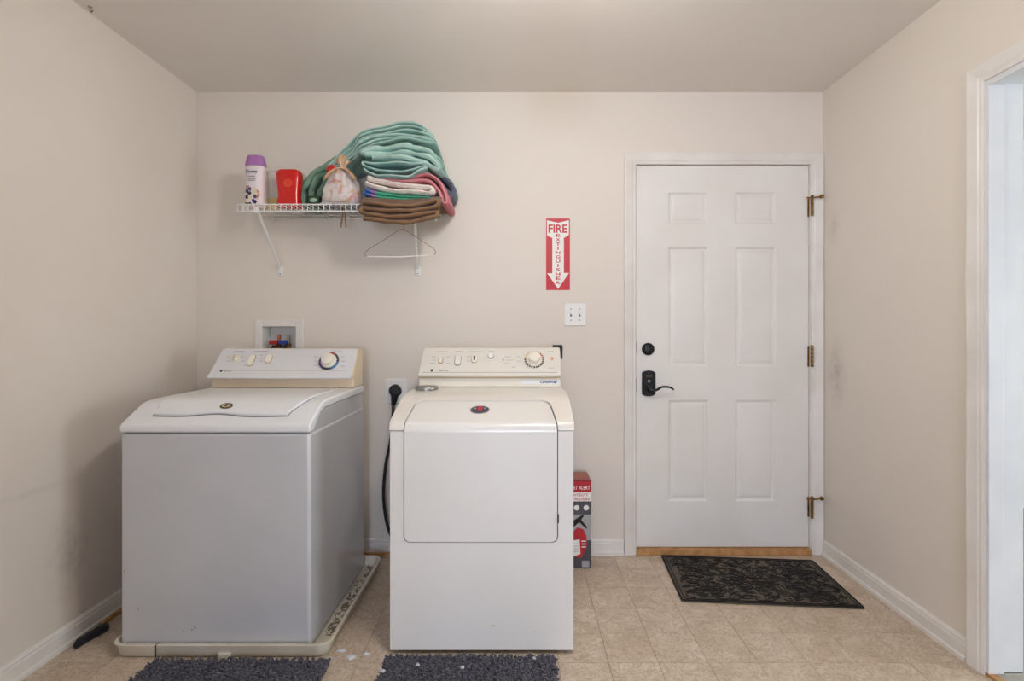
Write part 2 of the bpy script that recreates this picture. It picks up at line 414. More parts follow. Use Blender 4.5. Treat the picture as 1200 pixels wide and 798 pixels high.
# jambs
b = MB(); b.box(DX0-.025, DX0-.003, YB, YB+.13, 0, DZ1+.004); b.box(DX1+.003, DX1+.025, YB, YB+.13, 0, DZ1+.004)
b.box(DX0-.025, DX1+.025, YB, YB+.13, DZ1+.004, DZ1+.025)
b.box(DX0-.003, DX0+.012, YB+.055, YB+.13, 0, DZ1+.004); b.box(DX1-.012, DX1+.003, YB+.055, YB+.13, 0, DZ1+.004); b.box(DX0, DX1, YB+.055, YB+.13, DZ1-.012, DZ1+.004)
struct(b.build('trim_3', 'trim'), 'white jamb of the entry door')
b = MB(); b.box(XR-.002, XR+.127, 1.766, 1.775, .009, 2.05); b.box(XR-.002, XR+.127, .95, .959, .009, 2.05); b.box(XR-.002, XR+.127, .959, 1.766, 2.041, 2.052)
b.box(XR-.002, XR+.05, 1.756, 1.766, .009, 2.041); b.box(XR-.002, XR+.05, .959, .969, .009, 2.041); b.box(XR-.002, XR+.05, .969, 1.756, 2.031, 2.041)
struct(b.build('trim_4', 'jamb', bevel=.002), 'white jamb lining the side doorway')
struct(MB().box(XR+.028, XR+.125, .96, 1.765, -.003, .008).build('floor_carpet_edge', 'carpet'), 'grey carpet ending inside the doorway')
struct(MB().box(XR-.004, XR+.027, .95, 1.775, -.003, .010).build('trim_5', 'wood', bevel=.003), 'bare wood strip across the side doorway')
struct(MB().box(DX0-.003, DX1+.003, YB-.024, YB+.13, 0, .033).build('trim_6', 'wood', bevel=.004), 'bare wood sill under the entry door')
# baseboards
BASE = [(0, 0), (.020, 0), (.020, .014), (.013, .019), (.013, .058), (.010, .064), (.011, .070), (.006, .079), (0, .081)]
def baseboard(name, a0, a1, place, label):
    b = MB(); n = len(BASE)
    fs = [tuple(range(n)), tuple(range(2*n-1, n-1, -1))] + [(i, n+i, n+(i+1) % n, (i+1) % n) for i in range(n)]
    b.add([place(a0, d, z) for d, z in BASE] + [place(a1, d, z) for d, z in BASE], fs)
    return struct(b.build(name, 'trim', sharp=25), label)
baseboard('baseboard_right', 1.834, YB-.02, lambda a, d, z: (XR-d, a, z), 'white baseboard between doorway and entry door')
baseboard('baseboard_back', XL, DX0-.071, lambda a, d, z: (a, YB-d, z), 'white baseboard behind the machines')
baseboard('baseboard_left', YF, YB, lambda a, d, z: (XL+d, a, z), 'white baseboard beside the washing machine')
baseboard('baseboard_right_front', YF, .88, lambda a, d, z: (XR-d, a, z), 'white baseboard on the near side of the doorway')
struct(MB().box(XL+.0205, XL+.036, 2.06, YB-.021, 0, .014).build('trim_7', 'wood', bevel=.004), 'bare wood shoe moulding along the left baseboard')
struct(MB().box(XL+.036, -.45, YB-.036, YB-.0205, 0, .02).build('trim_8', 'wood', bevel=.004), 'bare wood shoe moulding behind the machines')

# ------------------------------------------------------------------ entry door
DY = YB + .004
px = lambda v: (v - 608) / (F / YB)
pz = lambda v: CAM_Z + (386 - v) / (F / YB)
cols_ = [(px(783), px(830.5)), (px(861.5), px(910))]
rows_ = [(pz(588), pz(468.5)), (pz(430), pz(289)), (pz(263), pz(224.5))]
ux = [DX0, cols_[0][0], cols_[0][1], cols_[1][0], cols_[1][1], DX1]
uz = [.037] + [v for r_ in rows_ for v in r_] + [DZ1]
b = MB()
for i in range(5):
    for j in range(7):
        if i % 2 == 1 and j % 2 == 1: b.box(ux[i], ux[i+1], DY+.02, DY+.044, uz[j], uz[j+1])
        else: b.box(ux[i], ux[i+1], DY, DY+.044, uz[j], uz[j+1])
door = struct(b.build('door_1', 'door'), 'white six-panel entry door with black lock and lever')
for (x0, x1) in cols_:
    for (z0, z1) in rows_:
        b = MB(); rings = [(0, 0), (.005, .0015), (.011, .008), (.020, .009), (.024, .006), (.040, .0015), (.043, .0012)]
        vs = []
        for ins, d in rings: vs += [(x0+ins, DY+d, z0+ins), (x1-ins, DY+d, z0+ins), (x1-ins, DY+d, z1-ins), (x0+ins, DY+d, z1-ins)]
        fs = []
        for k in range(len(rings)-1):
            for q in range(4): fs.append((k*4+q, k*4+(q+1) % 4, (k+1)*4+(q+1) % 4, (k+1)*4+q))
        fs.append(tuple((len(rings)-1)*4+q for q in range(4)))
        bk = len(vs); vs += [(x0, DY+.02, z0), (x1, DY+.02, z0), (x1, DY+.02, z1), (x0, DY+.02, z1)]
        fs += [(q, bk+q, bk+(q+1) % 4, (q+1) % 4) for q in range(4)] + [(bk+3, bk+2, bk+1, bk)]
        b.add(vs, fs).build('door_panel', 'door', door, sharp=20)
FR = lambda x, z, y=DY: frame_xf((x, y, z), (1, 0, 0), (0, 0, 1))
c = at(759.3, 409, DY)
d_ = MB().lathe([(.0, .0), (.033, 0), (.033, .006), (.030, .012), (.022, .016), (.021, .019), (.012, .021), (.0, .021)], 32, mx=FR(c.x, c.z)).build('deadbolt', 'black', door)
MB().box(-.0012, .0012, -.006, .006, .021, .0215, mx=FR(c.x, c.z)).build('key_slot', 'steel', d_)
c = at(759.8, 449, DY)
esc = [(-.036, -.058), (-.02, -.066), (0, -.069), (.02, -.066), (.036, -.058), (.036, .058), (.02, .066), (0, .069), (-.02, .066), (-.036, .058)]
hp = plate(esc, FR(c.x, c.z), 0, .014, 'lock_plate', 'black', door, bevel=.004)
MB().lathe([(0, .014), (.021, .014), (.019, .022), (.012, .026), (.011, .05), (0, .052)], 24, mx=FR(c.x+.004, c.z-.028)).build('rose', 'black', hp)
hx = FR(c.x, c.z)
lev = [hx @ Vector(p) for p in ((.004, -.028, .044), (.03, -.03, .05), (.055, -.016, .05), (.08, -.014, .05), (.105, -.018, .05), (.12, -.029, .048))]
MB().tube(lev, [.008, .0065, .006, .006, .0055, .0045], 8, smooth_n=5).build('lever', 'black', hp)
MB().lathe([(0, .014), (.008, .014), (.007, .017), (0, .017)], 16, mx=FR(c.x, c.z+.012)).build('lock_cylinder', 'steel', hp)
MB().box(-.016, .016, .034, .044, .014, .0155, mx=hx).build('lock_logo', 'badge', hp)
for zz, h_ in ((at(0, 406, YB).z, .055), (at(0, 451, YB).z, .075)):
    MB().box(DX0-.0028, DX0-.0003, YB-.002, YB+.03, zz-h_/2, zz+h_/2).build('strike_plate', 'blackpl', door)
for k, (pyc, h_) in enumerate(((243, .098), (418, .105), (594, .105))):
    zc = pz(pyc); x = DX1 + .0045
    hg = MB().box(x-.010, x+.012, DY-.003, DY-.001, zc-h_/2, zc+h_/2).build('hinge', 'brass', door)
    for q in range(5):
        MB().lathe([(0, 0), (.0075, 0), (.0075, h_/5-.002), (0, h_/5-.002)], 12, mx=Matrix.Translation((x, YB-.022, zc-h_/2+q*h_/5))).build('knuckle', 'brass', hg)
    MB().lathe([(0, 0), (.005, 0), (.009, .004), (.007, .009), (0, .011)], 12, mx=Matrix.Translation((x, YB-.022, zc+h_/2))).build('hinge_pin', 'brass', hg)
    if k != 1:
        a = MB().tube([(x, YB-.024, zc+h_/2-.004), (x+.02, YB-.03, zc+h_/2-.002), (x+.045, YB-.028, zc+h_/2+.002)], .004, 8)
        a.lathe([(0, 0), (.010, 0), (.011, .006), (.008, .012), (0, .013)], 12, mx=frame_xf((x+.046, YB-.034, zc+h_/2+.002), (1, 0, 0), (0, 0, -1)))
        a.build('door_stop_arm', 'brass', hg)
        a = MB().tube([(x, YB-.024, zc+h_/2-.004), (x-.016, YB-.026, zc+h_/2-.004), (x-.03, YB-.02, zc+h_/2-.001)], .003, 8).build('door_stop_screw', 'brass', hg)

# ------------------------------------------------------------------ washing machine
WX0, WX1, WY0, WY1 = -1.460, -.765, 1.876, 2.53
def interp(tab, y):
    for (a, za), (b_, zb) in zip(tab, tab[1:]):
        if a <= y <= b_: return za + (zb-za)*(y-a)/(b_-a)
    return tab[-1][1] if y > tab[-1][0] else tab[0][1]
WCOV = [(1.870, .836), (1.874, .844), (1.884, .851), (1.975, .902), (1.99, .908), (2.01, .9125), (2.04, .9155), (2.1, .917), (2.53, .918)]
wash = thing('washing_machine', 'white top-loading washing machine with a control console standing in a plastic drain pan', 'washing machine', ((WX0+WX1)/2, 2.2, .012))
bd = MB().box(WX0, WX1, WY0, WY1, .018, .812).build('cabinet', 'enamel_dim', wash, bevel=.011, seg=4)
MB().box(WX0+.03, WX1-.03, WY0+.03, WY1-.02, .011, .018).build('plinth', 'gap', wash)
poly = [(1.872, .8145)] + WCOV + [(2.53, .884), (2.02, .884), (1.975, .872), (1.905, .8145)]
cov = MB().prism(poly, WX0-.002, WX1+.002).build('top_cover', 'enamel_lit', wash, bevel=.007, seg=3, ang=55)
core = MB().prism([(1.90, .80), (1.90, .812), (1.975, .868), (2.02, .883), (2.52, .883), (2.52, .80)], WX0+.004, WX1-.004).build('upper_cabinet', 'enamel_dim', wash)
# lid following the top cover
ny, nx = 34, 30
def lid_sheet(zoff):
    g = []
    for j in range(ny+1):
        v = j/ny; row = []
        for i in range(nx+1):
            u = i/nx
            yy = 1.918 + v**1.25*(2.362-1.918)
            f = min(1, max(0, (yy-1.918)/.09)); f = f*f*(3-2*f)
            x0 = -1.366 + (-1.390+1.366)*f; x1 = -.866 + (-.828+.866)*f
            x = x0 + (x1-x0)*u
            bumpy = .016*math.exp(-((u-.46)/.17)**2) * max(0, 1-v*6)
            yy += bumpy - .006*math.sin(math.pi*u)*max(0, 1-v*8)
            row.append((x, yy, interp(WCOV, yy) + zoff(u, v)))
        g.append(row)
    return g
def solid_grid(top, bot):
    b = MB(); nj, ni = len(top), len(top[0])
    vs = [p for r_ in top for p in r_] + [p for r_ in bot for p in r_]; n = nj*ni
    fs = []
    for j in range(nj-1):
        for i in range(ni-1):
            a = j*ni+i; fs.append((a, a+1, a+ni+1, a+ni)); fs.append((n+a, n+a+ni, n+a+ni+1, n+a+1))
    edge = [j*ni for j in range(nj)][::-1] + list(range(1, ni)) + [j*ni+ni-1 for j in range(1, nj)] + [(nj-1)*ni+i for i in range(ni-2, 0, -1)]
    for k in range(len(edge)): p, q = edge[k], edge[(k+1) % len(edge)]; fs.append((p, n+p, n+q, q))
    return b.add(vs, fs)
lid = solid_grid(lid_sheet(lambda u, v: .011 - .006*max(0, (v-.5)*2)), lid_sheet(lambda u, v: .0004)).build('lid', 'enamel_lit', wash, bevel=.004, seg=2, ang=60)
Lg = lid_sheet(lambda u, v: .0006)
inner = [r_[0] for r_ in Lg[:16]][::-1] + Lg[0][1:-1] + [r_[-1] for r_ in Lg[:16]]
outer = []
for k, (x, y, z) in enumerate(inner):
    dx = -.0045 if k < 16 else (.0045 if k >= len(inner)-16 else 0); dy = -.006 if 15 <= k <= len(inner)-16 else 0
    outer.append((x+dx, y+dy, interp(WCOV, y+dy)+.0006))
nI = len(inner)
MB().add(inner + outer, [(i, i+1, nI+i+1, nI+i) for i in range(nI-1)]).build('lid_seam', 'ink', lid)
c = at(266, 481.5, 1.955)
sl = frame_xf((c.x, 1.952, interp(WCOV, 1.952)+.0115), (1, 0, .0), (0, .09, .055))
bg = plate(ell(.024, .016), sl, 0, .003, 'badge', 'badge', lid, bevel=.001)
plate(ell(.017, .010), sl, .003, .0036, 'badge_emblem', 'tan', bg)
plate([(-.005, .008), (.005, .008), (.005, -.002), (0, -.008), (-.005, -.002)], sl, .0036, .0042, 'badge_crest', 'badge', bg)
# console
def console(root, x0b, x1b, x0t, x1t, yb, yt, zb, zt, ybase, zdeck, yback, base_m, face_m, lip_m):
    prof = [(ybase, zdeck), (ybase, zb-.004), (yb+.004, zb), (yt, zt), (yt+.02, zt+.004), (yback, zt-.004), (yback, zdeck)]
    def xx(z, side):
        t = min(1, max(0, (z-zb)/(zt-zb))); return (x0b+(x0t-x0b)*t) if side == 0 else (x1b+(x1t-x1b)*t)
    n = len(prof)
    vs = [(xx(z, 0), y, z) for y, z in prof] + [(xx(z, 1), y, z) for y, z in prof]
    fs = [tuple(range(n)), tuple(range(2*n-1, n-1, -1))] + [(i, n+i, n+(i+1) % n, (i+1) % n) for i in range(n)]
    con = MB().add(vs, fs).build('console', base_m, root, bevel=.007, seg=3)
    # tilted face plate with a rolled lower lip
    dy, dz = yt-yb, zt-zb; L = math.hypot(dy, dz); ty, tz = dy/L, dz/L; ny_, nz_ = -tz, ty
    th = .006
    def P(s_, d): return (yb + ty*s_ + ny_*d, zb + tz*s_ + nz_*d)
    pr = [P(.0, 0), P(-.006, .003), P(-.004, .009), P(.006, .0085), P(.012, th), P(L-.004, th), P(L+.002, .002), P(L, 0)]
    n = len(pr)
    vs = [(xx(z, 0)+.003, y, z) for y, z in pr] + [(xx(z, 1)-.004, y, z) for y, z in pr]
    fs = [tuple(range(n)), tuple(range(2*n-1, n-1, -1))] + [(i, n+i, n+(i+1) % n, (i+1) % n) for i in range(n)]
    face = MB().add(vs, fs).build('console_face', face_m, root, bevel=.003)
    def fr(x, s_, d=th): y, z = P(s_*L, d); return frame_xf((x, y, z), (1, 0, 0), (0, ty, tz))
    return con, face, fr, L
con, face, fr, L = console(wash, -1.447, -.772, -1.418, -.772, 2.376, 2.456, .968, 1.098, 2.402, .9185, 2.535, 'cream', 'face', 'face')
def at_face(px_, py_, y0_, y1_, z0_, z1_):      # where a sight line meets the tilted face: x and fraction up
    s_ = .5
    for _ in range(12):
        Y = y0_ + (y1_-y0_)*s_; z = CAM_Z + (386-py_)*Y/F; s_ = (z-z0_)/(z1_-z0_)
    Y = y0_ + (y1_-y0_)*s_; return (px_-608)*Y/F, s_
wf = lambda a, b_: at_face(a, b_, 2.370, 2.450, .968, 1.098)
x, s_ = wf(385.5, 424)
dl = plate(ell(.047, .047, 40), fr(x, s_), 0, .004, 'dial', 'ink', wash)
mxd = fr(x, s_)
ringc = [mat('dial_red', '#b5443f', .5), mat('dial_blue', '#3d86b8', .5), mat('dial_purple', '#6a4b86', .5), mat('dial_dark', '#3a3844', .5)]
for k in range(24):
    a = 2*math.pi*k/24; mm = mxd @ Matrix.Rotation(a, 4, 'Z')
    MB().box(.036, .0465, -.0045, .0045, .004, .0046, mx=mm).build('dial_mark', ringc[[3, 0, 3, 2, 3, 1][k // 4]], dl)
MB().lathe([(0, .004), (.037, .004), (.035, .010), (.030, .013), (.028, .034), (.024, .037), (0, .037)], 36, mx=mxd).build('dial_knob', 'cream_l', dl)
for (ax, ay, ww, hh, col_) in ((294.6, 423.3, .026, .058, 'cream_l'), (314.8, 421.5, .026, .044, 'cream_l')):
    x, s_ = wf(ax, ay)
    mm = fr(x, s_) @ Matrix.Rotation(R(-6), 4, 'Z')
    k_ = plate(rrect(ww+.006, hh+.006, .015), mm, 0, .001, 'rocker_bezel', 'tan', wash)
    plate(rrect(ww, hh, .0125), mm, .001, .009, 'rocker_switch', col_, k_, bevel=.003)
x, s_ = wf(276, 421); mm = fr(x, s_)
k_ = plate(ell(.020, .020), mm, 0, .0012, 'selector_ring', 'cream_l', wash)
MB().lathe([(0, .001), (.014, .001), (.012, .014), (0, .015)], 20, mx=mm).build('selector_knob', 'cream_l', k_)
MB().box(-.002, .002, -.012, .012, .015, .018, mx=mm).build('selector_pointer', 'tan', k_)
def print_line(root, f_, a, b_, w_, name='printed_line', m='ink', h_=.0016):
    x, s_ = f_(a, b_); return MB().box(-w_/2, w_/2, -h_/2, h_/2, 0, .0004, mx=fr(x, s_)).build(name, m, root)
for a, b_, w_ in ((280, 412.5, .05), (306, 412.5, .07), (268, 419, .016), (268, 424, .02), (284, 419, .012), (285, 424, .016), (287, 429, .016), (306, 420.5, .012), (306, 424, .012), (306, 417, .012),
                  (370, 419, .02), (370, 424, .02), (370, 429, .018), (402, 419, .02), (402, 424, .022), (402, 430, .02), (395, 412.8, .05)):
    print_line(face, wf, a, b_, w_)
print_line(face, wf, 333, 435.2, .58, h_=.0014, m='tan')
x, s_ = wf(259, 435.5)
plate([(-.006, .006), (.006, .006), (.006, -.001), (0, -.007), (-.006, -.001)], fr(x, s_), 0, .0006, 'printed_crest', 'darkink', face)
x, s_ = wf(266.5, 435.5)
text('printed_name', 'MAYTAG', fr(x, s_), .036, .008, 'ink', face)
# scuffs on the cabinet
for (a, b_, r_) in ((228, 735, .006), (225, 738, .004), (215, 740, .004), (162, 714, .003), (146, 669, .004), (332, 508, .004)):
    p = at(a, b_, WY0)
    plate([(r_*random.uniform(.4, 1.2)*math.cos(t), r_*random.uniform(.4, 1.5)*math.sin(t)) for t in [k*.9 for k in range(7)]], FR(p.x, p.z, WY0), 0, .0002, 'scuff', 'ink', bd)

# drain pan
pan = thing('drain_pan', 'cracked off-white plastic drain pan under the washing machine', 'drain pan', (-1.085, 2.2, 0))
PX0, PX1, PY0, PY1 = -1.483, -.69, 1.852, 2.585
def pan_ring(ins, z, n=6, r=.05):
    return [(x, y, z) for x, y in rrect(PX1-PX0-2*ins, PY1-PY0-2*ins, max(r-ins, .01), n, (PX0+PX1)/2, (PY0+PY1)/2)]
rings = [pan_ring(.016, 0), pan_ring(.010, .004), pan_ring(.004, .042), pan_ring(-.004, .046), pan_ring(-.005, .052), pan_ring(.004, .054), pan_ring(.010, .050), pan_ring(.018, .012), pan_ring(.03, .010)]
b = MB(); n = len(rings[0]); fs = []
for k in range(len(rings)-1):
    for i in range(n): fs.append((k*n+i, k*n+(i+1) % n, (k+1)*n+(i+1) % n, (k+1)*n+i))
fs += [tuple(range(n-1, -1, -1)), tuple((len(rings)-1)*n+i for i in range(n))]
tray = b.add([p for r_ in rings for p in r_], fs).build('tray', 'pan', pan, sharp=50)
p = at(183, 760, 1.85)
MB().add([(p.x-.001, PY0-.0065, .054), (p.x+.003, PY0-.0065, .054), (p.x-.002, PY0+.0015, .006), (p.x-.006, PY0+.0015, .006),
          (p.x-.001, PY0+.012, .0545), (p.x+.003, PY0+.012, .0545)], [(0, 1, 2, 3), (0, 4, 5, 1)]).build('crack', 'gap', pan)
MB().box(-1.09, -1.045, PY0-.002, PY0+.012, .0, .022).build('drain_boss', 'pan', pan, bevel=.004)
b = MB()
for k in range(160):
    yy = random.uniform(1.98, 2.56); xx_ = random.uniform(WX1+.008, PX1-.03); r_ = random.uniform(.002, .007)
    b.lathe([(0, 0), (r_, 0), (r_*.8, r_*.5), (0, r_*.7)], 5, mx=Matrix.Translation((xx_, yy, .0101)) @ Matrix.Diagonal((1, random.uniform(.6, 2), 1, 1)))
o = b.build('lint_debris', 'dirt', pan); o['kind'] = 'stuff'

# ------------------------------------------------------------------ dryer
QX0, QX1, QY0, QY1 = -.473, .2006, 1.88, 2.56
dry = thing('clothes_dryer', 'cream-white front-loading clothes dryer with a wide drop-down door', 'clothes dryer', ((QX0+QX1)/2, 2.2, 0))
base_pts = [(1.88, .016), (1.88, .82), (1.8815, .832), (1.886, .844), (1.895, .854), (1.91, .861), (2.03, .899), (2.07, .910), (2.11, .917), (2.16, .921), (2.25, .9235), (2.56, .925)]
def resample(pts, step):
    out = [Vector(pts[0])]
    for a, b_ in zip(pts, pts[1:]):
        a, b_ = Vector(a), Vector(b_); n = max(1, int((b_-a).length/step))
        out += [a + (b_-a)*(k/n) for k in range(1, n+1)]
    return out
DP = resample(base_pts, .006)
S = [0]
for a, b_ in zip(DP, DP[1:]): S.append(S[-1] + (b_-a).length)
def s_at_z(z): return z - .016
def s_at_y(y): return next(s for s, p in zip(S, DP) if p.x >= y and p.y > .85)
def dpt(s, off):
    for i in range(len(S)-1):
        if S[i] <= s <= S[i+1]+1e-9:
            f = (s-S[i])/(S[i+1]-S[i]); p = DP[i].lerp(DP[i+1], f)
            j0, j1 = max(i-1, 0), min(i+2, len(DP)-1); t = (DP[j1]-DP[j0]).normalized()
            return p.x - t.y*off, p.y + t.x*off
    return DP[-1].x, DP[-1].y + off
def sheet(s0, s1, xl, xr, o1, o0, nx_=2, extra=()):
    ss = sorted({s0, s1, *[s for s in S if s0 < s < s1], *[s for s in extra if s0 < s < s1]})
    g1 = []; g0 = []
    for s in ss:
        a, b_ = xl(s), xr(s); r1 = []; r0 = []
        for i in range(nx_+1):
            x = a + (b_-a)*i/nx_
            y, z = dpt(s, o1(s) if callable(o1) else o1); r1.append((x, y, z)); y, z = dpt(s, o0); r0.append((x, y, z))
        g1.append(r1); g0.append(r0)
    return solid_grid(g1, g0)
sA, sB = s_at_z(.414), s_at_y(2.062)
sSeam = s_at_z(.820)
def door_edge(side, grow=0):
    r0, r1 = .022, .045
    def f(s):
        a, b_ = sA-grow, sB+grow
        k = min(1, max(0, (s-sSeam)/(sB-sSeam)))
        x = (-.420 + .012*k - grow) if side == 0 else (.141 - .022*k + grow)
        d = 0
        if s - a < r0: q = r0-(s-a); d = r0 - math.sqrt(max(0, r0*r0-q*q))
        if b_ - s < r1: q = r1-(b_-s); d = max(d, r1 - math.sqrt(max(0, r1*r1-q*q)))
        return x + d if side == 0 else x - d
    return f
ex = [sA-.005+.022*(1-math.cos(R(a))) for a in range(0, 91, 6)] + [sB+.005-.045*(1-math.cos(R(a))) for a in range(0, 91, 5)] + [sA+.022*(1-math.cos(R(a))) for a in range(0, 91, 6)]
G = .0035
MB().prism([(1.896, .02), (1.896, .80), (1.905, .835), (1.93, .852), (2.03, .882), (2.12, .903), (2.555, .908), (2.555, .02)], QX0+.002, QX1-.002).build('cabinet', 'enamel_d', dry)
sheet(sA-.012, sB+.012, lambda s: -.432, lambda s: .153, -.013, -.018, 2).build('door_gap_shade', 'gap', dry)  # dark sheet behind the door gap stands in for its shade
# outer skin in pieces round the door opening
fp = sheet(0, sA-G, lambda s: QX0, lambda s: QX1, 0, -.015, 2)
for side in (0, 1):
    q = sheet(sA-G, sSeam-.001, (lambda s: QX0) if side == 0 else (lambda s: door_edge(1, G)(s)), (lambda s: door_edge(0, G)(s)) if side == 0 else (lambda s: QX1), 0, -.015, 1, ex)
    fp.add(q.v, q.f)
fpo = fp.build('front_panel', 'enamel_d', dry, bevel=.0035, seg=3, ang=60)
tc = sheet(sB+G, S[-1], lambda s: QX0-.003, lambda s: QX1+.003, 0, -.015, 2)
for side in (0, 1):
    q = sheet(sSeam+.002, sB+G, (lambda s: QX0-.003) if side == 0 else (lambda s: door_edge(1, G)(s)), (lambda s: door_edge(0, G)(s)) if side == 0 else (lambda s: QX1+.003), 0, -.015, 1, ex)
    tc.add(q.v, q.f)
tc.build('top_cover', 'dryer_top', dry, bevel=.0035, seg=3, ang=60)
dd = sheet(sA, sB, door_edge(0), door_edge(1), lambda s: .003 - .009*min(1, max(0, (s-sSeam)/.05)), -.0125, 10, ex).build('door', 'enamel_d', dry, bevel=.003, seg=3, ang=60)
# badge
y, z = dpt(s_at_y(1.985), -.006)
yb_, zb_ = dpt(s_at_y(1.985)+.02, -.006)
bx_ = (562.5-608)*y/F
mm = frame_xf((bx_, y, z), (1, 0, 0), (0, yb_-y, zb_-z))
bg = plate(ell(.038, .033), mm, 0, .0025, 'badge', 'steel', dd, bevel=.001)
plate(ell(.034, .0285), mm, .0025, .0032, 'badge_field', 'navy', bg)
plate([(-.009, .022), (.009, .022), (.009, -.006), (0, -.022), (-.009, -.006)], mm, .0032, .004, 'badge_crest', 'redink', bg)
for xx_ in (-.019, .019): plate([(a*.35+xx_, b_*.35+.008) for a, b_ in ell(.014, .02, 5)], mm, .0032, .0038, 'badge_star', 'steel', bg)
for (a, b_, r_) in ((579, 733, .004), (583, 688, .002), (627, 740, .0025), (610, 758, .002), (576, 734, .002)):
    p = at(a, b_, QY0)
    plate([(r_*random.uniform(.4, 1.2)*math.cos(t), r_*random.uniform(.4, 1.2)*math.sin(t)) for t in [k*.9 for k in range(7)]], FR(p.x, p.z, QY0), 0, .0002, 'scuff', 'tan', fpo)
# hinge latch bits
MB().box(.1425, .1465, 1.872, 1.884, .485, .515).build('door_latch', 'gap', dd)
MB().box(-.473, .2006, 1.91, 2.5, .002, .02).build('plinth', 'gap', dry)
for xx_ in (QX0+.05, QX1-.05):
    for yy in (1.93, 2.5): MB().lathe([(0, 0), (.02, 0), (.02, .008), (.008, .01), (.008, .03), (0, .03)], 12, mx=Matrix.Translation((xx_, yy, 0))).build('levelling_foot', 'blackpl', dry)
con, face, fr, L = console(dry, -.466, .196, -.455, .196, 2.362, 2.445, .978, 1.102, 2.376, .925, 2.535, 'cream_l', 'face_d', 'face_d')
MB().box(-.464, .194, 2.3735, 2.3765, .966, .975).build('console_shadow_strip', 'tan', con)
qf = lambda a, b_: at_face(a, b_, 2.356, 2.439, .978, 1.102)
x, s_ = qf(626, 422.5); mxd = fr(x, s_)
dl = plate(ell(.047, .047, 40), mxd, 0, .004, 'dial', 'cream_l', dry)
for k in range(24):
    a = 2*math.pi*k/24; mmk = mxd @ Matrix.Rotation(a, 4, 'Z')
    MB().box(.038, .0465, -.004, .004, .004, .0046, mx=mmk).build('dial_mark', ringc[0] if k in (1, 2, 3, 4) else ('tan' if 7 < k < 12 else ringc[3]), dl)
MB().lathe([(0, .004), (.038, .004), (.036, .010), (.030, .013), (.027, .036), (.023, .039), (0, .039)], 36, mx=mxd).build('dial_knob', 'cream_l', dl)
for (a, b_, ww, hh, bez, key) in ((516.5, 422.8, .018, .034, 'orange', 'cream_l'), (536.5, 423, .026, .056, 'ink', 'face_d'), (556, 421.3, .026, .042, 'tan', 'cream_l'), (575.4, 418, .026, .026, 'ink', 'offw')):
    x, s_ = qf(a, b_); mmk = fr(x, s_)
    k_ = plate(rrect(ww+.005, hh+.005, (ww+.005)*.49), mmk, 0, .001, 'switch_bezel', bez, dry)
    kk = plate(rrect(ww, hh, ww*.48), mmk, .001, .007, 'rocker_switch', key, k_, bevel=.002)
    if a == 556: plate(rrect(.008, .024, .003), mmk, .007, .0085, 'switch_slot', 'gap', k_)
x, s_ = qf(589.6, 422.5); plate(ell(.003, .003, 10), fr(x, s_), 0, .001, 'indicator', 'darkink', dry)
for a, b_, w_ in ((518, 412.8, .05), (538, 412.8, .035), (558, 412.8, .06), (576, 412.8, .03), (508, 419, .02), (509, 423, .016), (507, 426.5, .026), (525, 419, .018), (525, 426.5, .014), (549, 419, .012), (549, 424, .012),
                  (595, 419, .03), (597, 423, .034), (594, 427, .03), (608, 419, .016), (608, 424, .016), (645, 412.8, .03), (646, 432, .03), (602, 431, .02)):
    x, s_ = qf(a, b_); MB().box(-w_/2, w_/2, -.0008, .0008, 0, .0004, mx=fr(x, s_)).build('printed_line', 'ink', face)
x, s_ = qf(574, 437.3); MB().box(-.31, .31, -.0008, .0008, 0, .0004, mx=fr(x, s_)).build('printed_line', 'ink', face)
x, s_ = qf(647, 421); plate(rrect(.012, .016, .004), fr(x, s_), 0, .0004, 'printed_mark', 'orange', face)
x, s_ = qf(506, 435); plate([(-.007, .007), (.007, .007), (.007, -.001), (0, -.008), (-.007, -.001)], fr(x, s_), 0, .0006, 'printed_crest', 'darkink', face)
x, s_ = qf(520, 435); text('printed_name', 'MAYTAG', fr(x, s_), .04, .008, 'ink', face)
mm = frame_xf((.085, 2.3755, .949), (1, 0, 0), (0, 0, 1))
st = plate(rrect(.185, .022, .003), frame_xf((.1, 2.3755, .949), (1, 0, 0), (0, 0, 1)), 0, .0006, 'label_strip', 'white', con)
text('label_print', 'Commercial', frame_xf((.138, 2.3748, .95), (1, 0, 0), (0, 0, 1)), .078, .014, 'blueink', st, shear=.3)
# clip at the back corner of the dryer console
clip = thing('cable_clip', 'black L-shaped plastic piece hooked over the dryer console corner', 'clip', (.19, 2.5, 1.1))
b = MB().box(.168, .216, 2.536, 2.556, 1.092, 1.116); b.build('clip_arm', 'blackpl', clip, bevel=.003)
MB().prism([(.203, 1.108), (.218, 1.108), (.2165, 1.046), (.2085, 1.046)], 2.536, 2.553, 'y').build('clip_tongue', 'blackpl', clip, bevel=.002)
# disc on the dryer
disc = thing('metal_lid', 'small round silver tin lying on top of the dryer', 'tin', (-.412, 2.29, .9245))
MB().lathe([(0, 0), (.05, 0), (.051, .003), (.051, .010), (.049, .013), (.044, .0125), (.042, .0115), (0, .0115)], 36, mx=Matrix.Translation((-.412, 2.29, .9248))).build('tin_body', 'steel', disc)

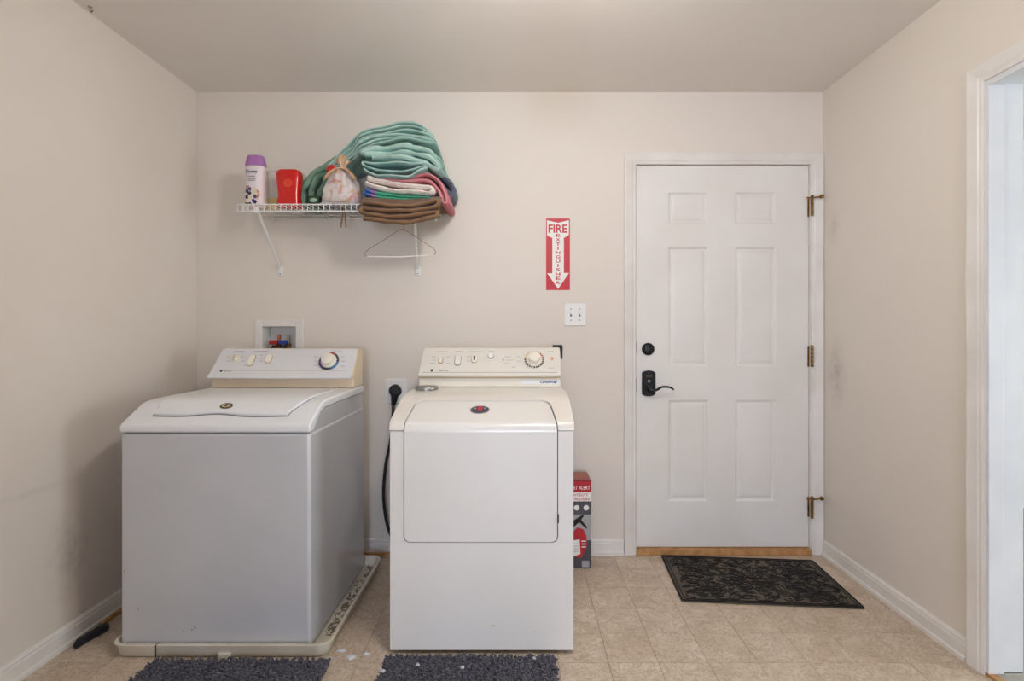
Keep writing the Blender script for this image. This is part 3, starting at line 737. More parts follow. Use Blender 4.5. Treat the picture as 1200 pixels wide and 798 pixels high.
# ------------------------------------------------------------------ wire shelf
SZ, SY = 1.784, 2.42
SX0, SX1 = -1.332, -.405
shelf = thing('wire_shelf', 'white wire shelf on two diagonal brackets above the machines', 'shelf', ((SX0+SX1)/2, YB-.01, SZ))
for y, z, r_ in ((SY, SZ, .003), (SY-.002, SZ-.034, .003), (SY+.1, SZ-.0045, .0025), (YB-.012, SZ-.0045, .003), (YB-.09, SZ-.0045, .0025)):
    MB().tube([(SX0, y, z), (SX1, y, z)], r_, 8).build('rail', 'wire', shelf)
wm = None
nw = 37
for k in range(nw):
    x = SX0 + .004 + (SX1-SX0-.008)*k/(nw-1)
    if wm is None:
        o = MB().tube([(0, YB-.008-0, SZ), (0, SY+.006, SZ), (0, SY-.003, SZ-.004), (0, SY-.0045, SZ-.036)], .0017, 6).build('wire', 'wire'); wm = o
        o.data.transform(Matrix.Translation((0, -shelf.location.y, -SZ))); o.parent = shelf
    else:
        o = bpy.data.objects.new('wire', wm.data); COL.objects.link(o); o.parent = shelf
    o.location = (x - shelf.location.x, 0, 0)
for (xf, xw) in ((-1.242, -1.262), (-.497, -.535)):
    br = MB().tube([(xf, SY+.008, SZ-.018), (xw, YB-.012, 1.515)], .0065, 8, flat=.6).build('bracket', 'wire', shelf)
    MB().box(xw-.012, xw+.012, YB-.014, YB, 1.475, 1.528).build('bracket_foot', 'wire', br, bevel=.003)
    MB().lathe([(0, 0), (.004, 0), (.003, .002), (0, .002)], 10, mx=FR(xw, 1.487, YB-.014)).build('screw', 'steel', br)
    MB().box(xf-.008, xf+.008, SY-.006, SY+.012, SZ-.040, SZ-.012).build('bracket_clip', 'wire', br, bevel=.002)
for x in (-1.30, -1.0, -.7, -.44): MB().box(x-.008, x+.008, YB-.016, YB, SZ-.016, SZ+.004).build('wall_clip', 'wire', shelf, bevel=.002)
ST = SZ + .003

# towels ------------------------------------------------------------------
def poly_at(pl, t):
    L_ = [0]
    for a, b_ in zip(pl, pl[1:]): L_.append(L_[-1] + math.dist(a, b_))
    d = t*L_[-1]
    for i in range(len(pl)-1):
        if d <= L_[i+1] or i == len(pl)-2:
            f = (d-L_[i])/max(1e-9, L_[i+1]-L_[i]); return (pl[i][0]+(pl[i+1][0]-pl[i][0])*f, pl[i][1]+(pl[i+1][1]-pl[i][1])*f)
def towel(name, label, bottom, top, n, t, y0, y1, m, edge_m, seed=0, amp=.006, ins=.04, sag=None, group='folded towels on the wire shelf', fr_amp=.012, swell=0, warp=None, jag=0, push=None):
    """A cloth of thickness t folded back and forth n times between two outlines (photo points at distance y0), running back to y1."""
    def Mp(s, h):
        a = poly_at(bottom, min(1, max(0, s))); c_ = poly_at(top, min(1, max(0, s)))
        p = at(a[0]+(c_[0]-a[0])*h, a[1]+(c_[1]-a[1])*h, y0); return Vector((p.x, p.z))
    path = []
    for k in range(n):
        h = (k+.5)/n; a0 = ins + jag*abs(math.sin(k*2.3+seed)); ss = [a0 + (1-ins-a0)*q/9 for q in range(10)]
        if k % 2: ss = ss[::-1]
        for s in ss: path.append(Mp(s, h + .10/n*math.sin(7*s + seed + k*1.7)))
        if k < n-1: path.append(Mp(1 if k % 2 == 0 else max(0, a0-.03), (k+1)/n))
    P3 = catmull3([Vector((p.x, 0, p.y)) for p in path], 4)
    P = [Vector((p.x, p.z)) for p in P3]
    # even resample
    out = [P[0]]; acc = 0
    for a, b_ in zip(P, P[1:]):
        if (b_ - out[-1]).length > .007: out.append(b_)
    P = out; N = len(P); ny_ = 16
    vs = []; rows = []
    for i, p in enumerate(P):
        tg = (P[min(i+1, N-1)] - P[max(i-1, 0)]).normalized(); nr = Vector((-tg.y, tg.x))
        yf = y0 + fr_amp*noise.noise((i*.09, seed*3.1, 2.0)) + (push(p.x) if push else 0)
        row = []
        prof = [(0, -.5), (0, .5)]
        for side in (-1, 1):
            for j in range(ny_+1):
                f = (j/ny_)**1.3
                y = yf + (y1-yf)*f
                nz = noise.noise((p.x*14+seed, y*11, p.y*14)); nz2 = noise.noise((p.x*30+seed*2, y*24+5, p.y*30))
                tt = t/2 * (1 if 0 < j < ny_ else .62)
                q = p + nr*side*tt*(1 + .35*nz2)
                dx = amp*nz; dz = amp*.8*noise.noise((p.x*12+seed+9, y*9, p.y*5)) + swell*math.sin(math.pi*min(1, f*1.2))
                if sag: dz += sag(y)
                dx += amp*.5*nz2
                row.append((q.x+dx, y, warp(y, q.y+dz) if warp else q.y+dz))
        # rounded front edge
        yf2 = yf - t*.35
        nz = noise.noise((p.x*14+seed, yf*11, p.y*14)); dz = amp*.8*noise.noise((p.x*12+seed+9, yf*9, p.y*5)) + (sag(yf2) if sag else 0)
        row.append((p.x+amp*nz, yf2, warp(yf2, p.y+dz) if warp else p.y+dz))
        rows.append(row)
    W_ = 2*(ny_+1)+1; m1 = ny_+1
    vs = [v for r_ in rows for v in r_]; fs = []; mi = []
    for i in range(N-1):
        a, c_ = i*W_, (i+1)*W_
        for j in range(ny_):
            fs.append((a+j, a+j+1, c_+j+1, c_+j)); mi.append(0)
            fs.append((a+m1+j, c_+m1+j, c_+m1+j+1, a+m1+j+1)); mi.append(0)
        fs.append((a+2*m1, c_+2*m1, c_, a)); mi.append(1); fs.append((a+2*m1, a+m1, c_+m1, c_+2*m1)); mi.append(1)
        fs.append((a+ny_, a+m1+ny_, c_+m1+ny_, c_+ny_)); mi.append(0)
    for e in (0, (N-1)*W_):
        for j in range(ny_): fs.append((e+j, e+m1+j, e+m1+j+1, e+j+1)); mi.append(0)
        fs.append((e, e+2*m1, e+m1)); mi.append(1)
    cx = sum(v[0] for v in vs)/len(vs); zmin = min(v[2] for v in vs)
    b = MB(); b.v = [(v[0]-cx, v[1]-y1, v[2]-zmin) for v in vs]; b.f = fs; b.mi = mi
    o = b.build(name, [m, edge_m], sharp=75); o.location = (cx, y1, zmin)
    return tag(o, label, 'towel', group)
def drape(y, z):      # hanging over the lip in front, pressed flat on the shelf behind it
    f = min(1, max(0, (y-2.366)/.038)); f = f*f*(3-2*f)
    back = ST + .004 + max(0, z-1.665)*.19
    return z + (back-z)*f
towel('folded_towel', 'brown bath towel folded at the bottom of the pile, sagging over the shelf edge',
      [(423, 259), (450, 262), (478, 263), (512, 257)], [(421, 232), (450, 237), (480, 238), (514, 231)], 4, .020, 2.352, 2.69, 'brown', 'brown_hl', 1, .005, .03, warp=drape)
towel('beach_towel', 'thin blue and green printed towel folded between brown and white cloths',
      [(424, 229), (445, 233), (475, 235), (504, 235)], [(423, 217), (440, 223), (470, 229), (504, 230)], 2, .0135, 2.395, 2.66, 'beach', 'beach', 2, .002, .03, fr_amp=.006)
towel('floral_sheet', 'white cloth with a faint floral print folded above the blue-green towel',
      [(424, 216), (440, 222), (468, 228), (506, 230)], [(427, 202), (442, 208), (470, 214), (508, 215)], 2, .022, 2.398, 2.67, 'floral', 'floral', 3, .004, .05)
towel('pink_towel', 'pink bath towel folded under the teal towels with its end hanging at right',
      [(440, 211), (470, 214), (500, 216), (513, 226), (518, 240)], [(444, 204), (475, 206), (502, 199), (518, 207), (527, 236)], 2, .019, 2.425, 2.69, 'pink', 'pink_hl', 4, .004, .03)
towel('slate_towel', 'slate grey towel bulging out behind the pink towel',
      [(492, 214), (508, 218), (519, 226), (524, 234)], [(496, 196), (514, 196), (529, 206), (533, 222)], 2, .026, 2.54, 2.70, 'slate', 'slate', 5, .006, .06)
towel('teal_towel', 'teal bath towel with thin wavy folded edges, lowest of the teal towels',
      [(424, 200), (440, 208), (460, 211), (480, 208), (499, 198)], [(421, 188), (445, 186), (475, 189), (500, 192)], 3, .012, 2.395, 2.68, 'teal2', 'teal_hl', 6, .010, .03, fr_amp=.03)
towel('teal_towel', 'thick rumpled teal bath towel in the middle of the teal towels',
      [(422, 189), (450, 187), (480, 190), (514, 200)], [(420, 172), (450, 170), (482, 168), (506, 172), (516, 186)], 3, .026, 2.405, 2.69, 'teal', 'teal_hl', 7, .018, .05, fr_amp=.035, jag=.15)
def arm(x):           # the draped arm lies further back, behind the plastic bag
    f = min(1, max(0, (-.74-x)/.08)); return .055*f*f*(3-2*f)
towel('teal_towel', 'teal bath towel on top of the pile, draped down to the left in long layers',
      [(380, 200), (400, 190), (418, 179), (440, 170), (470, 164), (510, 168)], [(375, 192), (394, 173), (420, 150), (440, 148), (465, 143), (490, 143), (507, 156)], 6, .0115, 2.415, 2.69, 'teal', 'teal_hl', 8, .009, .02, fr_amp=.03, jag=.05, push=arm)
towel('sage_towel', 'sage green towel hanging down onto the shelf behind the plastic bag',
      [(379, 242), (377, 226), (387, 208), (414, 186)], [(350, 242), (350, 222), (362, 203), (395, 182)], 3, .028, 2.56, 2.70, 'sage', 'sage_hl', 9, .010, .03, fr_amp=.03)

# bottle
c = at(297.5, 239, 2.5)
bo = thing('scent_booster_bottle', 'white flower-print laundry bottle with a purple cap at the shelf end', 'bottle', (c.x, 2.52, ST))
def loft(secs, n=32, p=2.6, mx=None):      # superellipse sections (z, half width, half depth, tilt)
    b = MB(); vs = []; fs = []
    for z, a, d in secs:
        for k in range(n):
            t = 2*math.pi*k/n; cc, sn = math.cos(t), math.sin(t)
            vs.append((math.copysign(abs(cc)**(2/p), cc)*a, math.copysign(abs(sn)**(2/p), sn)*d, z))
    for i in range(len(secs)-1):
        for k in range(n): k2 = (k+1) % n; fs.append((i*n+k, i*n+k2, (i+1)*n+k2, (i+1)*n+k))
    fs += [tuple(range(n-1, -1, -1)), tuple((len(secs)-1)*n+k for k in range(n))]
    return b.add(vs, fs, mx=mx)
mx = Matrix.Translation((c.x, 2.52, ST))
body = loft([(0, .043, .030), (.004, .047, .033), (.03, .049, .035), (.08, .047, .034), (.12, .0445, .033), (.16, .0455, .034), (.195, .0465, .034), (.204, .0465, .034)], mx=mx).build('bottle_body', 'bottle', bo)
loft([(.206, .0475, .035), (.214, .0475, .035), (.232, .044, .032), (.250, .040, .029), (.256, .037, .027), (.253, .034, .024)], mx=mx).build('cap', 'purple', bo)
fb = frame_xf((c.x, 2.4855, ST), (1, 0, 0), (0, 0, 1))
text('brand_print', 'Downy', fb @ Matrix.Translation((-.004, .172, 0)), .056, .020, 'darkink', body, off_=.015)
for a, b_ in ((-.004, .150), (-.002, .138), (-.004, .130)): MB().box(a-.018, a+.018, b_-.0015, b_+.0015, 0, .0006, mx=fb).build('printed_line', 'ink', body)
pet = [mat('petal_plum', '#5d4a6a', .6), mat('petal_rose', '#b98a96', .6), mat('petal_cream', '#e8dcb8', .6), mat('petal_blue', '#2c2f78', .6), mat('petal_dark', '#3c3540', .6), mat('petal_coral', '#d79a8c', .6)]
for (a, b_, r_, k) in ((-.022, .095, .013, 1), (-.012, .088, .010, 0), (-.026, .078, .011, 0), (-.014, .068, .011, 4), (.012, .085, .011, 2), (.014, .07, .012, 2), (.024, .075, .010, 5), (-.026, .05, .012, 4), (-.012, .045, .012, 2),
                       (.012, .052, .012, 0), (.022, .05, .009, 5), (-.02, .03, .013, 2), (.005, .032, .010, 3), (.012, .026, .011, 3), (-.028, .018, .010, 4), (-.012, .016, .010, 4), (.03, .06, .008, 5)):
    pts = [(a + r_*(1 + .25*math.cos(5*t))*math.cos(t)*.8, b_ + r_*(1+.25*math.cos(5*t))*math.sin(t)*.8) for t in [2*math.pi*q/20 for q in range(20)]]
    zz = -.0002 - 3.2*a*a + .0001*k
    plate(pts, fb, zz - .001, zz + .0006, 'printed_flower', pet[k], body)
# red tub
c = at(338.5, 238, 2.5)
tb = thing('red_tub', 'red plastic laundry tub with a round front boss', 'tub', (c.x, 2.51, ST))
mx = Matrix.Translation((c.x, 2.51, ST))
rb = loft([(0, .050, .030), (.004, .054, .033), (.02, .0545, .034), (.06, .051, .032), (.1, .054, .033), (.135, .058, .035), (.165, .058, .035), (.178, .054, .032), (.184, .044, .026)], p=4.2, n=44, mx=mx).build('tub_body', 'redp', tb)
MB().lathe([(0, -.004), (.025, -.004), (.022, .002), (.012, .004), (0, .0045)], 28, mx=frame_xf((c.x+.006, 2.4775, ST+.115), (1, 0, 0), (0, 0, 1))).build('round_boss', 'redp2', rb)
# frosted container behind
c = at(340, 238, 2.63)
fx0, fx1 = at(313.5, 0, 2.6).x, at(352, 0, 2.6).x
fc = thing('frosted_container', 'frosted clear plastic container with a pale lid behind the red tub', 'container', ((fx0+fx1)/2, 2.63, ST))
mx = Matrix.Translation(((fx0+fx1)/2, 2.63, ST)); hw = (fx1-fx0)/2
fbd = loft([(0, hw-.008, .045), (.004, hw-.004, .048), (.19, hw, .05), (.196, hw, .05)], p=7, n=44, mx=mx).build('container_body', 'frost', fc)
loft([(.197, hw+.002, .052), (.207, hw+.002, .052), (.212, hw-.006, .046)], p=7, n=44, mx=mx).build('container_lid', 'frost', fc)
MB().box(fx0+.004, fx0+.06, 2.577, 2.5785, ST+.006, ST+.066).build('container_label', 'yellow', fbd)
# green carton
p0, p1 = at(361, 227, 2.47), at(373.5, 239, 2.47)
gx = thing('green_carton', 'tiny dark green carton with a pale emblem beside the plastic bag', 'carton', ((p0.x+p1.x)/2, 2.5, ST))
gb = MB().box(p0.x, p1.x, 2.47, 2.53, ST, ST+.052).build('carton_body', 'greenbox', gx, bevel=.001)
plate(ell(.018, .010, 20), frame_xf(((p0.x+p1.x)/2, 2.47, ST+.03), (1, 0, 0), (0, 0, 1)), 0, .0005, 'emblem', mat('pale_green', '#9db8a0', .6), gb)
# magazine and bag
p0, p1 = at(377, 0, 2.46), at(421, 0, 2.46)
mg = thing('paper_packet', 'flat navy and white printed packet lying under the plastic bag', 'packet', ((p0.x+p1.x)/2, 2.55, ST))
MB().box(p0.x, p1.x, 2.435, 2.555, ST, ST+.007).build('cover', 'navyprint', mg, bevel=.001)
MB().box(p0.x+.002, p1.x-.002, 2.437, 2.553, ST+.0071, ST+.009).build('pages', 'offw', mg)
c = at(399, 240, 2.475)
bag = thing('plastic_bag', 'knotted plastic grocery bag with an orange tied top on the shelf', 'bag', (c.x, 2.49, ST+.0092))
secs = [(0, .070, .045), (.004, .090, .052), (.03, .094, .056), (.07, .086, .055), (.105, .074, .05), (.135, .060, .043), (.155, .046, .034), (.168, .030, .022), (.178, .022, .017)]
b = loft(secs, p=2.3, n=48)
for i, v in enumerate(b.v):
    q = Vector(v); f = min(1, q.z/.02)
    d = .010*noise.noise(q*26 + Vector((3, 1, 7))) + .006*noise.noise(q*60)
    ang = math.atan2(q.y, q.x); d += .004*math.sin(ang*9)*min(1, q.z/.12)
    r2 = Vector((q.x, q.y, 0)); r2 = r2.normalized() if r2.length else r2
    q = q + r2*d*f; b.v[i] = (q.x+c.x+.012*q.z/.18, q.y+2.480, q.z+ST+.0095)
bbd = b.build('bag_body', 'bag', bag, sharp=80)
zt = ST + .18
film = mat('orange_film', '#c99a72', .4, c2='#e0c0a0', nscale=40, bump=.5, bscale=60)
b = loft([(0, .026, .02), (.010, .014, .012), (.020, .015, .012), (.036, .028, .016), (.056, .024, .012), (.070, .010, .007)], p=2, n=28)
for i, v in enumerate(b.v):
    q = Vector(v); a = math.atan2(q.y, q.x); k = 1 + .35*math.sin(a*5)*min(1, q.z/.03); b.v[i] = (q.x*k + c.x+.014, q.y*k+2.462, q.z+zt-.006)
b.build('knot', film, bag, sharp=80)
for (sx_, rr_) in ((-1, .05), (1, .046)):
    pts = [(c.x+.012+sx_*a, 2.452-.008*q, zt-.002+z_) for q, (a, z_) in enumerate(((.004, .0), (.025, -.008), (.048, -.026), (.066, -.05), (.072, -.062)))]
    MB().tube(pts, [.012, .017, .018, .014, .006], 8, smooth_n=4, flat=.4).build('tied_handle', film, bag)
b = loft([(0, .02, .014), (.012, .026, .016), (.022, .018, .012), (.028, .006, .005)], p=3, n=14, mx=Matrix.Translation((c.x-.036, 2.465, zt-.010)) @ Matrix.Rotation(R(-28), 4, 'Y')).build('red_wrapper', 'redp', bag)
# brown ribbon ends
c = at(402, 247, 2.5)
rb = thing('brown_ribbon', 'two brown ribbon ends dangling through the wire shelf', 'ribbon', (c.x, 2.5, 1.70))
for dx, tilt in ((-.006, -.008), (.006, .006)):
    MB().tube([(c.x+dx, 2.512, SZ+.012), (c.x+dx, 2.512, SZ-.03), (c.x+dx+tilt*.5, 2.51, SZ-.06), (c.x+dx+tilt, 2.51, SZ-.092)], [.003, .004, .0045, .004], 6, smooth_n=3, flat=.4).build('ribbon_end', 'tag', rb)
# coat hanger hooked on the lower rail of the shelf lip
HY = 2.432
def hp_(a, b_): return at(a, b_, HY)
hg = thing('wire_hanger', 'wire coat hanger with a white paper bar hanging from the shelf', 'hanger', tuple(hp_(470, 300)))
nk = hp_(471, 269)
zr = SZ - .0045
MB().tube([(nk.x+.012, HY+.075, zr-.012), (nk.x+.010, HY+.078, zr+.004), (nk.x+.006, HY+.086, zr+.009), (nk.x+.002, HY+.094, zr+.003), (nk.x, HY+.09, zr-.02), (nk.x, HY+.04, nk.z+.02), tuple(nk)], .0014, 6, smooth_n=4).build('hook', 'hangerw', hg)
for pts in (((471, 269), (466, 270.5), (450, 281), (431, 293), (427.5, 297), (429, 300), (434, 301)), ((471, 269), (476, 270.5), (488, 278), (506, 290), (510, 294), (510, 297.5), (505, 299.5))):
    MB().tube([hp_(a, b_) for a, b_ in pts],   .0019, 6, smooth_n=4).build('shoulder_wire', 'hangerw', hg)
MB().tube([hp_(430, 301), hp_(469, 301), hp_(509, 299)], .0032, 8).build('paper_bar', 'hangerp', hg)

# ------------------------------------------------------------------ washer supply box in the wall
x0, x1, z0, z1 = BX
ob = thing('washer_supply_box', 'white recessed washer valve box set in the wall above the washing machine', 'valve box', ((x0+x1)/2, YB, z0))
b = MB(); t = .003; Yd = YB + .085
b.box(x0, x0+t, YB, Yd, z0, z1); b.box(x1-t, x1, YB, Yd, z0, z1); b.box(x0, x1, YB, Yd, z0, z0+t); b.box(x0, x1, YB, Yd, z1-t, z1); b.box(x0, x1, Yd, Yd+t, z0, z1)
b.build('box_liner', 'white', ob)
b = MB(); e0, e1, e2 = .036, .036, .034
b.box(x0-e0, x0+t, YB-.010, YB, z0-e2, z1+e2); b.box(x1-t, x1+e1, YB-.010, YB, z0-e2, z1+e2); b.box(x0+t, x1-t, YB-.010, YB, z1-t, z1+e2); b.box(x0+t, x1-t, YB-.010, YB, z0-e2, z0+t)
b.build('box_flange', 'trim', ob, bevel=.003)
for k, (ax, hm, pm) in enumerate(((326.5, 'redval', 'copper'), (337.5, 'blueval', 'steel'))):
    p = at(ax, 398, YB+.045)
    MB().tube([(p.x, YB+.05, z0+.02), (p.x, YB+.05, z1-.045)], .008, 12).build('supply_pipe', pm, ob)
    v_ = MB().tube([(p.x, YB+.03, z0+.085), (p.x, YB+.055, z0+.085)], .014, 12).build('valve_body', 'brass', ob)
    MB().box(p.x-.038, p.x+.008, YB+.012, YB+.028, z0+.092, z0+.116).build('valve_handle', hm, v_, bevel=.004)
    MB().tube([(p.x-.012, YB+.02, z0+.085), (p.x-.014, YB+.012, z0+.06), (p.x-.02, YB+.02, z0+.02)], .012, 10, smooth_n=4).build('hose', 'blackpl', ob)
MB().tube([(x0+.012, YB+.02, z0+.01), (x0+.03, YB+.02, z0+.06), (x0+.06, YB+.03, z0+.078)], .009, 10, smooth_n=4).build('hose', 'blackpl', ob)
MB().tube([(x1-.03, YB+.03, z0+.004), (x1-.03, YB+.03, z0+.07)], .016, 14).build('drain_standpipe', 'cream', ob)

# ------------------------------------------------------------------ dryer outlet, cord, switch, sign
FW = lambda x, z: frame_xf((x, YB, z), (1, 0, 0), (0, 0, 1))
ot = thing('dryer_outlet', 'square white dryer outlet plate low on the wall between the machines', 'outlet', (-.65, YB, .866))
MB().prism(rrect(.113, .127, .008), 0, .006, 'z', mx=FW(-.65, .866)).build('cover_plate', 'white', ot, bevel=.002)
MB().lathe([(0, .006), (.03, .006), (.03, .009), (0, .009)], 28, mx=FW(-.65, .866)).build('receptacle', 'blackpl', ot)
cd = thing('power_cable', 'black power cord with a round angled plug running down behind the dryer', 'power cord', (-.65, YB-.03, .9))
MB().lathe([(0, .0095), (.029, .0095), (.031, .014), (.031, .034), (.026, .042), (0, .043)], 28, mx=FW(-.652, .872)).build('plug', 'blackpl', cd)
MB().tube([(-.652, YB-.028, .86), (-.656, YB-.028, .82), (-.66, YB-.028, .795)], [.022, .017, .013, .011], 10, smooth_n=3).build('strain_relief', 'blackpl', cd)
Yc = YB - .06
cp = [(-.66, YB-.028, .80)] + [tuple(at(a, b_, Yc)) for a, b_ in ((460, 495), (457, 520), (452, 545), (449.5, 575), (451, 600), (456, 622), (464, 636), (480, 642))]
MB().tube(cp, .008, 10, smooth_n=5).build('cable', 'blackpl', cd)
sw = thing('light_switch', 'white two-gang toggle switch plate beside the door', 'light switch', (at(674, 368.5, YB).x, YB, at(674, 368.5, YB).z))
c = at(674, 368.5, YB); mm = FW(c.x, c.z)
pl = MB().prism(rrect(.117, .120, .006), 0, .0065, 'z', mx=mm).build('cover_plate', 'white', sw, bevel=.0025)
for dx in (-.023, .023):
    s2 = mm @ Matrix.Translation((dx, 0, 0))
    MB().box(-.005, .005, -.012, .012, .0065, .0072, mx=s2).build('toggle_slot', 'ink', pl)
    MB().box(-.0042, .0042, -.001, .011, .0068, .017, mx=s2 @ Matrix.Rotation(R(-14), 4, 'X')).build('toggle', 'white', sw, bevel=.001)
    for dz in (-.03, .03): MB().lathe([(0, .0065), (.0035, .0065), (.003, .0078), (0, .0078)], 10, mx=s2 @ Matrix.Translation((0, dz, 0))).build('screw', 'ink', pl)
c = at(653.9, 298, YB); sgn = thing('fire_extinguisher_sign', 'red and white fire extinguisher arrow sign on the wall', 'sign', (c.x, YB, c.z-.19))
mm = FW(c.x, c.z)
pb = MB().prism(rrect(.1265, .380, .003, 2), 0, .0015, 'z', mx=mm).build('sign_plate', 'redink', sgn)
sc_ = 1/8.4/(F/YB)
ar = [((a-158.5)*sc_, (401-b_)*sc_) for a, b_ in ((50, 66), (158, 92), (266, 66), (264, 214), (216, 240), (216, 585), (266, 585), (160, 742), (52, 588), (102, 588), (102, 240), (52, 218))]
ao = plate(ar, mm, .0015, .0019, 'arrow', 'offw', pb)
text('sign_word', 'FIRE', mm @ Matrix.Translation(((156-158.5)*sc_, (401-149)*sc_, .0019)), 184*sc_, 82*sc_, 'redink', pb)
for k, ch in enumerate('EXTINGUISHER'):
    text('sign_letter', ch, mm @ Matrix.Translation(((158-158.5)*sc_, (401-(215+k*42.3))*sc_, .0019)), (12 if ch == 'I' else 46)*sc_, 30*sc_, 'redink', pb)

# ------------------------------------------------------------------ fire extinguisher carton
EX0, EX1, EY = .240, .362, 2.556
eb = thing('extinguisher_carton', 'red and grey fire extinguisher carton standing between dryer and door', 'carton', ((EX0+EX1)/2, 2.6, 0))
cb = MB().box(EX0, EX1, EY, EY+.115, 0, .436).build('carton_body', 'boxgrey', eb, bevel=.0015)
MB().prism([(EX0+.002, .436), (EX1-.002, .436), (EX1-.010, .452), (EX0+.010, .452)], EY+.012, EY+.103, 'y').build('carton_flap', 'boxtop', eb, bevel=.001)
ez = lambda v: CAM_Z + (386-v)*EY/F
FE = lambda x, z: frame_xf((x, EY, z), (1, 0, 0), (0, 0, 1))
exm = (EX0+EX1)/2
MB().box(EX0+.0005, EX1-.0005, EY-.0005, EY, ez(577), ez(563.4)).build('printed_band', 'boxred', cb)
MB().box(EX0+.0005, EX1-.0005, EY-.0005, EY, ez(587.4), ez(577)).build('printed_band', 'offw', cb)
text('printed_brand', 'FIRST ALERT', FE(exm, ez(571.5)) @ Matrix.Translation((0, 0, .0006)), .108, .018, 'offw', cb, off_=.008)
text('printed_word', 'HEAVY DUTY', FE(exm-.004, ez(580)) @ Matrix.Translation((0, 0, .0006)), .095, .014, 'boxred', cb, off_=.008)
text('printed_word', 'EXTINGUISHER', FE(exm, ez(584.8)) @ Matrix.Translation((0, 0, .0006)), .106, .014, 'boxred', cb, off_=.008)
for a in (664.6, 675.8, 687): plate(ell(.0135, .0135, 20), FE((a-608)*EY/F, ez(595)), 0, .0005, 'printed_circle', 'offw', cb)
MB().box(EX0+.0005, EX1-.0005, EY-.0004, EY, ez(633), ez(603)).build('printed_panel', 'boxpic', cb)
cxp = (674-608)*EY/F
plate([(cxp-.04, ez(650)-0), (cxp+.03, ez(654)), (cxp+.058, ez(640)), (cxp+.0565, ez(628)), (cxp+.04, ez(620)), (cxp+.012, ez(618)), (cxp-.045, ez(630))], frame_xf((0, EY, 0), (1, 0, 0), (0, 0, 1)), .0005, .0009, 'printed_extinguisher', 'boxred', cb)
plate([(cxp-.01, ez(618)), (cxp+.02, ez(612)), (cxp+.058, ez(620)), (cxp+.058, ez(617)), (cxp+.03, ez(609)), (cxp+.045, ez(604)), (cxp+.035, ez(603.5)), (cxp-.01, ez(610))], frame_xf((0, EY, 0), (1, 0, 0), (0, 0, 1)), .0005, .0009, 'printed_nozzle', 'gap', cb)
plate([(cxp-.03, ez(634)), (cxp+.022, ez(632)), (cxp+.026, ez(649)), (cxp-.02, ez(653))], frame_xf((0, EY, 0), (1, 0, 0), (0, 0, 1)), .0009, .0012, 'printed_label', 'offw', cb)
for q in range(3): MB().box(cxp+.032, cxp+.054, EY-.0013, EY-.001, ez(634+q*3.4)-.0025, ez(634+q*3.4)+.0025).build('printed_line', 'offw', cb)
for q in range(4): MB().box(cxp-.014, cxp+.016, EY-.0015, EY-.0012, ez(637+q*3)-.001, ez(637+q*3)+.001).build('printed_line', 'ink', cb)
MB().box((682-608)*EY/F, (690.5-608)*EY/F, EY-.0005, EY, ez(664.5), ez(657)).build('printed_patch', 'boxpic', cb)

# ------------------------------------------------------------------ door mat
mt = thing('door_mat', 'dark rubber scroll-patterned door mat in front of the entry door', 'door mat', (1.112, 2.436, 0), rotz=R(-4.5))
HW, HD = .385, .228
MB().prism(rrect(2*HW, 2*HD, .012), .0005, .006, 'z').build('mat_base', 'rubber', mt, bevel=.002, local=True)
b = MB()
def rel(pts, r=.0042, sm=4): b.tube([(x, y, .0062) for x, y in pts], r, 5, smooth_n=sm, flat=.9)
for k in range(2):      # border
    i_ = .006 + k*.014
    rp = rrect(2*(HW-i_), 2*(HD-i_), .008, 2); rel(rp + [rp[0]], .0045 if k == 0 else .003, 0)
rnd = random.Random(5)
def inside(x, y): return max(-HW+.03, min(HW-.03, x)), max(-HD+.03, min(HD-.03, y))
def flower(cx, cy, r, n, ph=0):
    for k in range(n):
        a = ph + 2*math.pi*k/n; w_ = math.pi/n*.9
        rel([inside(cx + rr*math.cos(a+da), cy + rr*math.sin(a+da)) for rr, da in ((r*.25, 0), (r*.65, w_), (r, w_*.35), (r*1.05, 0), (r, -w_*.35), (r*.65, -w_), (r*.25, 0))], .0032, 3)
        rel([inside(cx + rr*math.cos(a), cy + rr*math.sin(a)) for rr in (r*.3, r*.85)], .0022, 2)
    rel([(cx + r*.2*math.cos(t*.7), cy + r*.2*math.sin(t*.7)) for t in range(10)], .004, 2)
flower(-.02, -.01, .105, 9); flower(-.25, .07, .075, 7, .4); flower(.24, .08, .08, 8, .2); flower(-.24, -.11, .075, 7); flower(.22, -.11, .075, 7, .9)
cells = [(i_, j_) for i_ in range(15) for j_ in range(9)]
for (i_, j_) in cells:  # leafy scrolls spread evenly over the field
    cx = -HW + .035 + (2*HW-.07)*(i_+rnd.uniform(.2, .8))/15; cy = -HD + .03 + (2*HD-.06)*(j_+rnd.uniform(.2, .8))/9
    a0 = rnd.uniform(0, 6.28); sg = rnd.choice((-1, 1)); r0 = rnd.uniform(.018, .040)
    if (i_+j_) % 3 == 0:
        rel([inside(cx + r0*(1-t/14)*math.cos(a0+sg*t*.5), cy + r0*(1-t/14)*math.sin(a0+sg*t*.5)*.9) for t in range(11)], .0034, 2)
    else:               # a pointed leaf with a midrib
        ln = r0*1.7; ca, sa = math.cos(a0), math.sin(a0)
        L_ = lambda u, v: inside(cx + u*ln*ca - v*ln*sa, cy + u*ln*sa + v*ln*ca)
        rel([L_(-.6, 0), L_(-.2, .28), L_(.3, .24), L_(.8, 0), L_(.3, -.24), L_(-.2, -.28), L_(-.6, 0)], .0032, 3)
        rel([L_(-.9, -.1*sg), L_(-.5, 0), L_(.6, 0)], .0026, 2)
o = b.build('scroll_relief', 'rubberk', mt, local=True, sharp=60); o['kind'] = 'stuff'
b = MB()
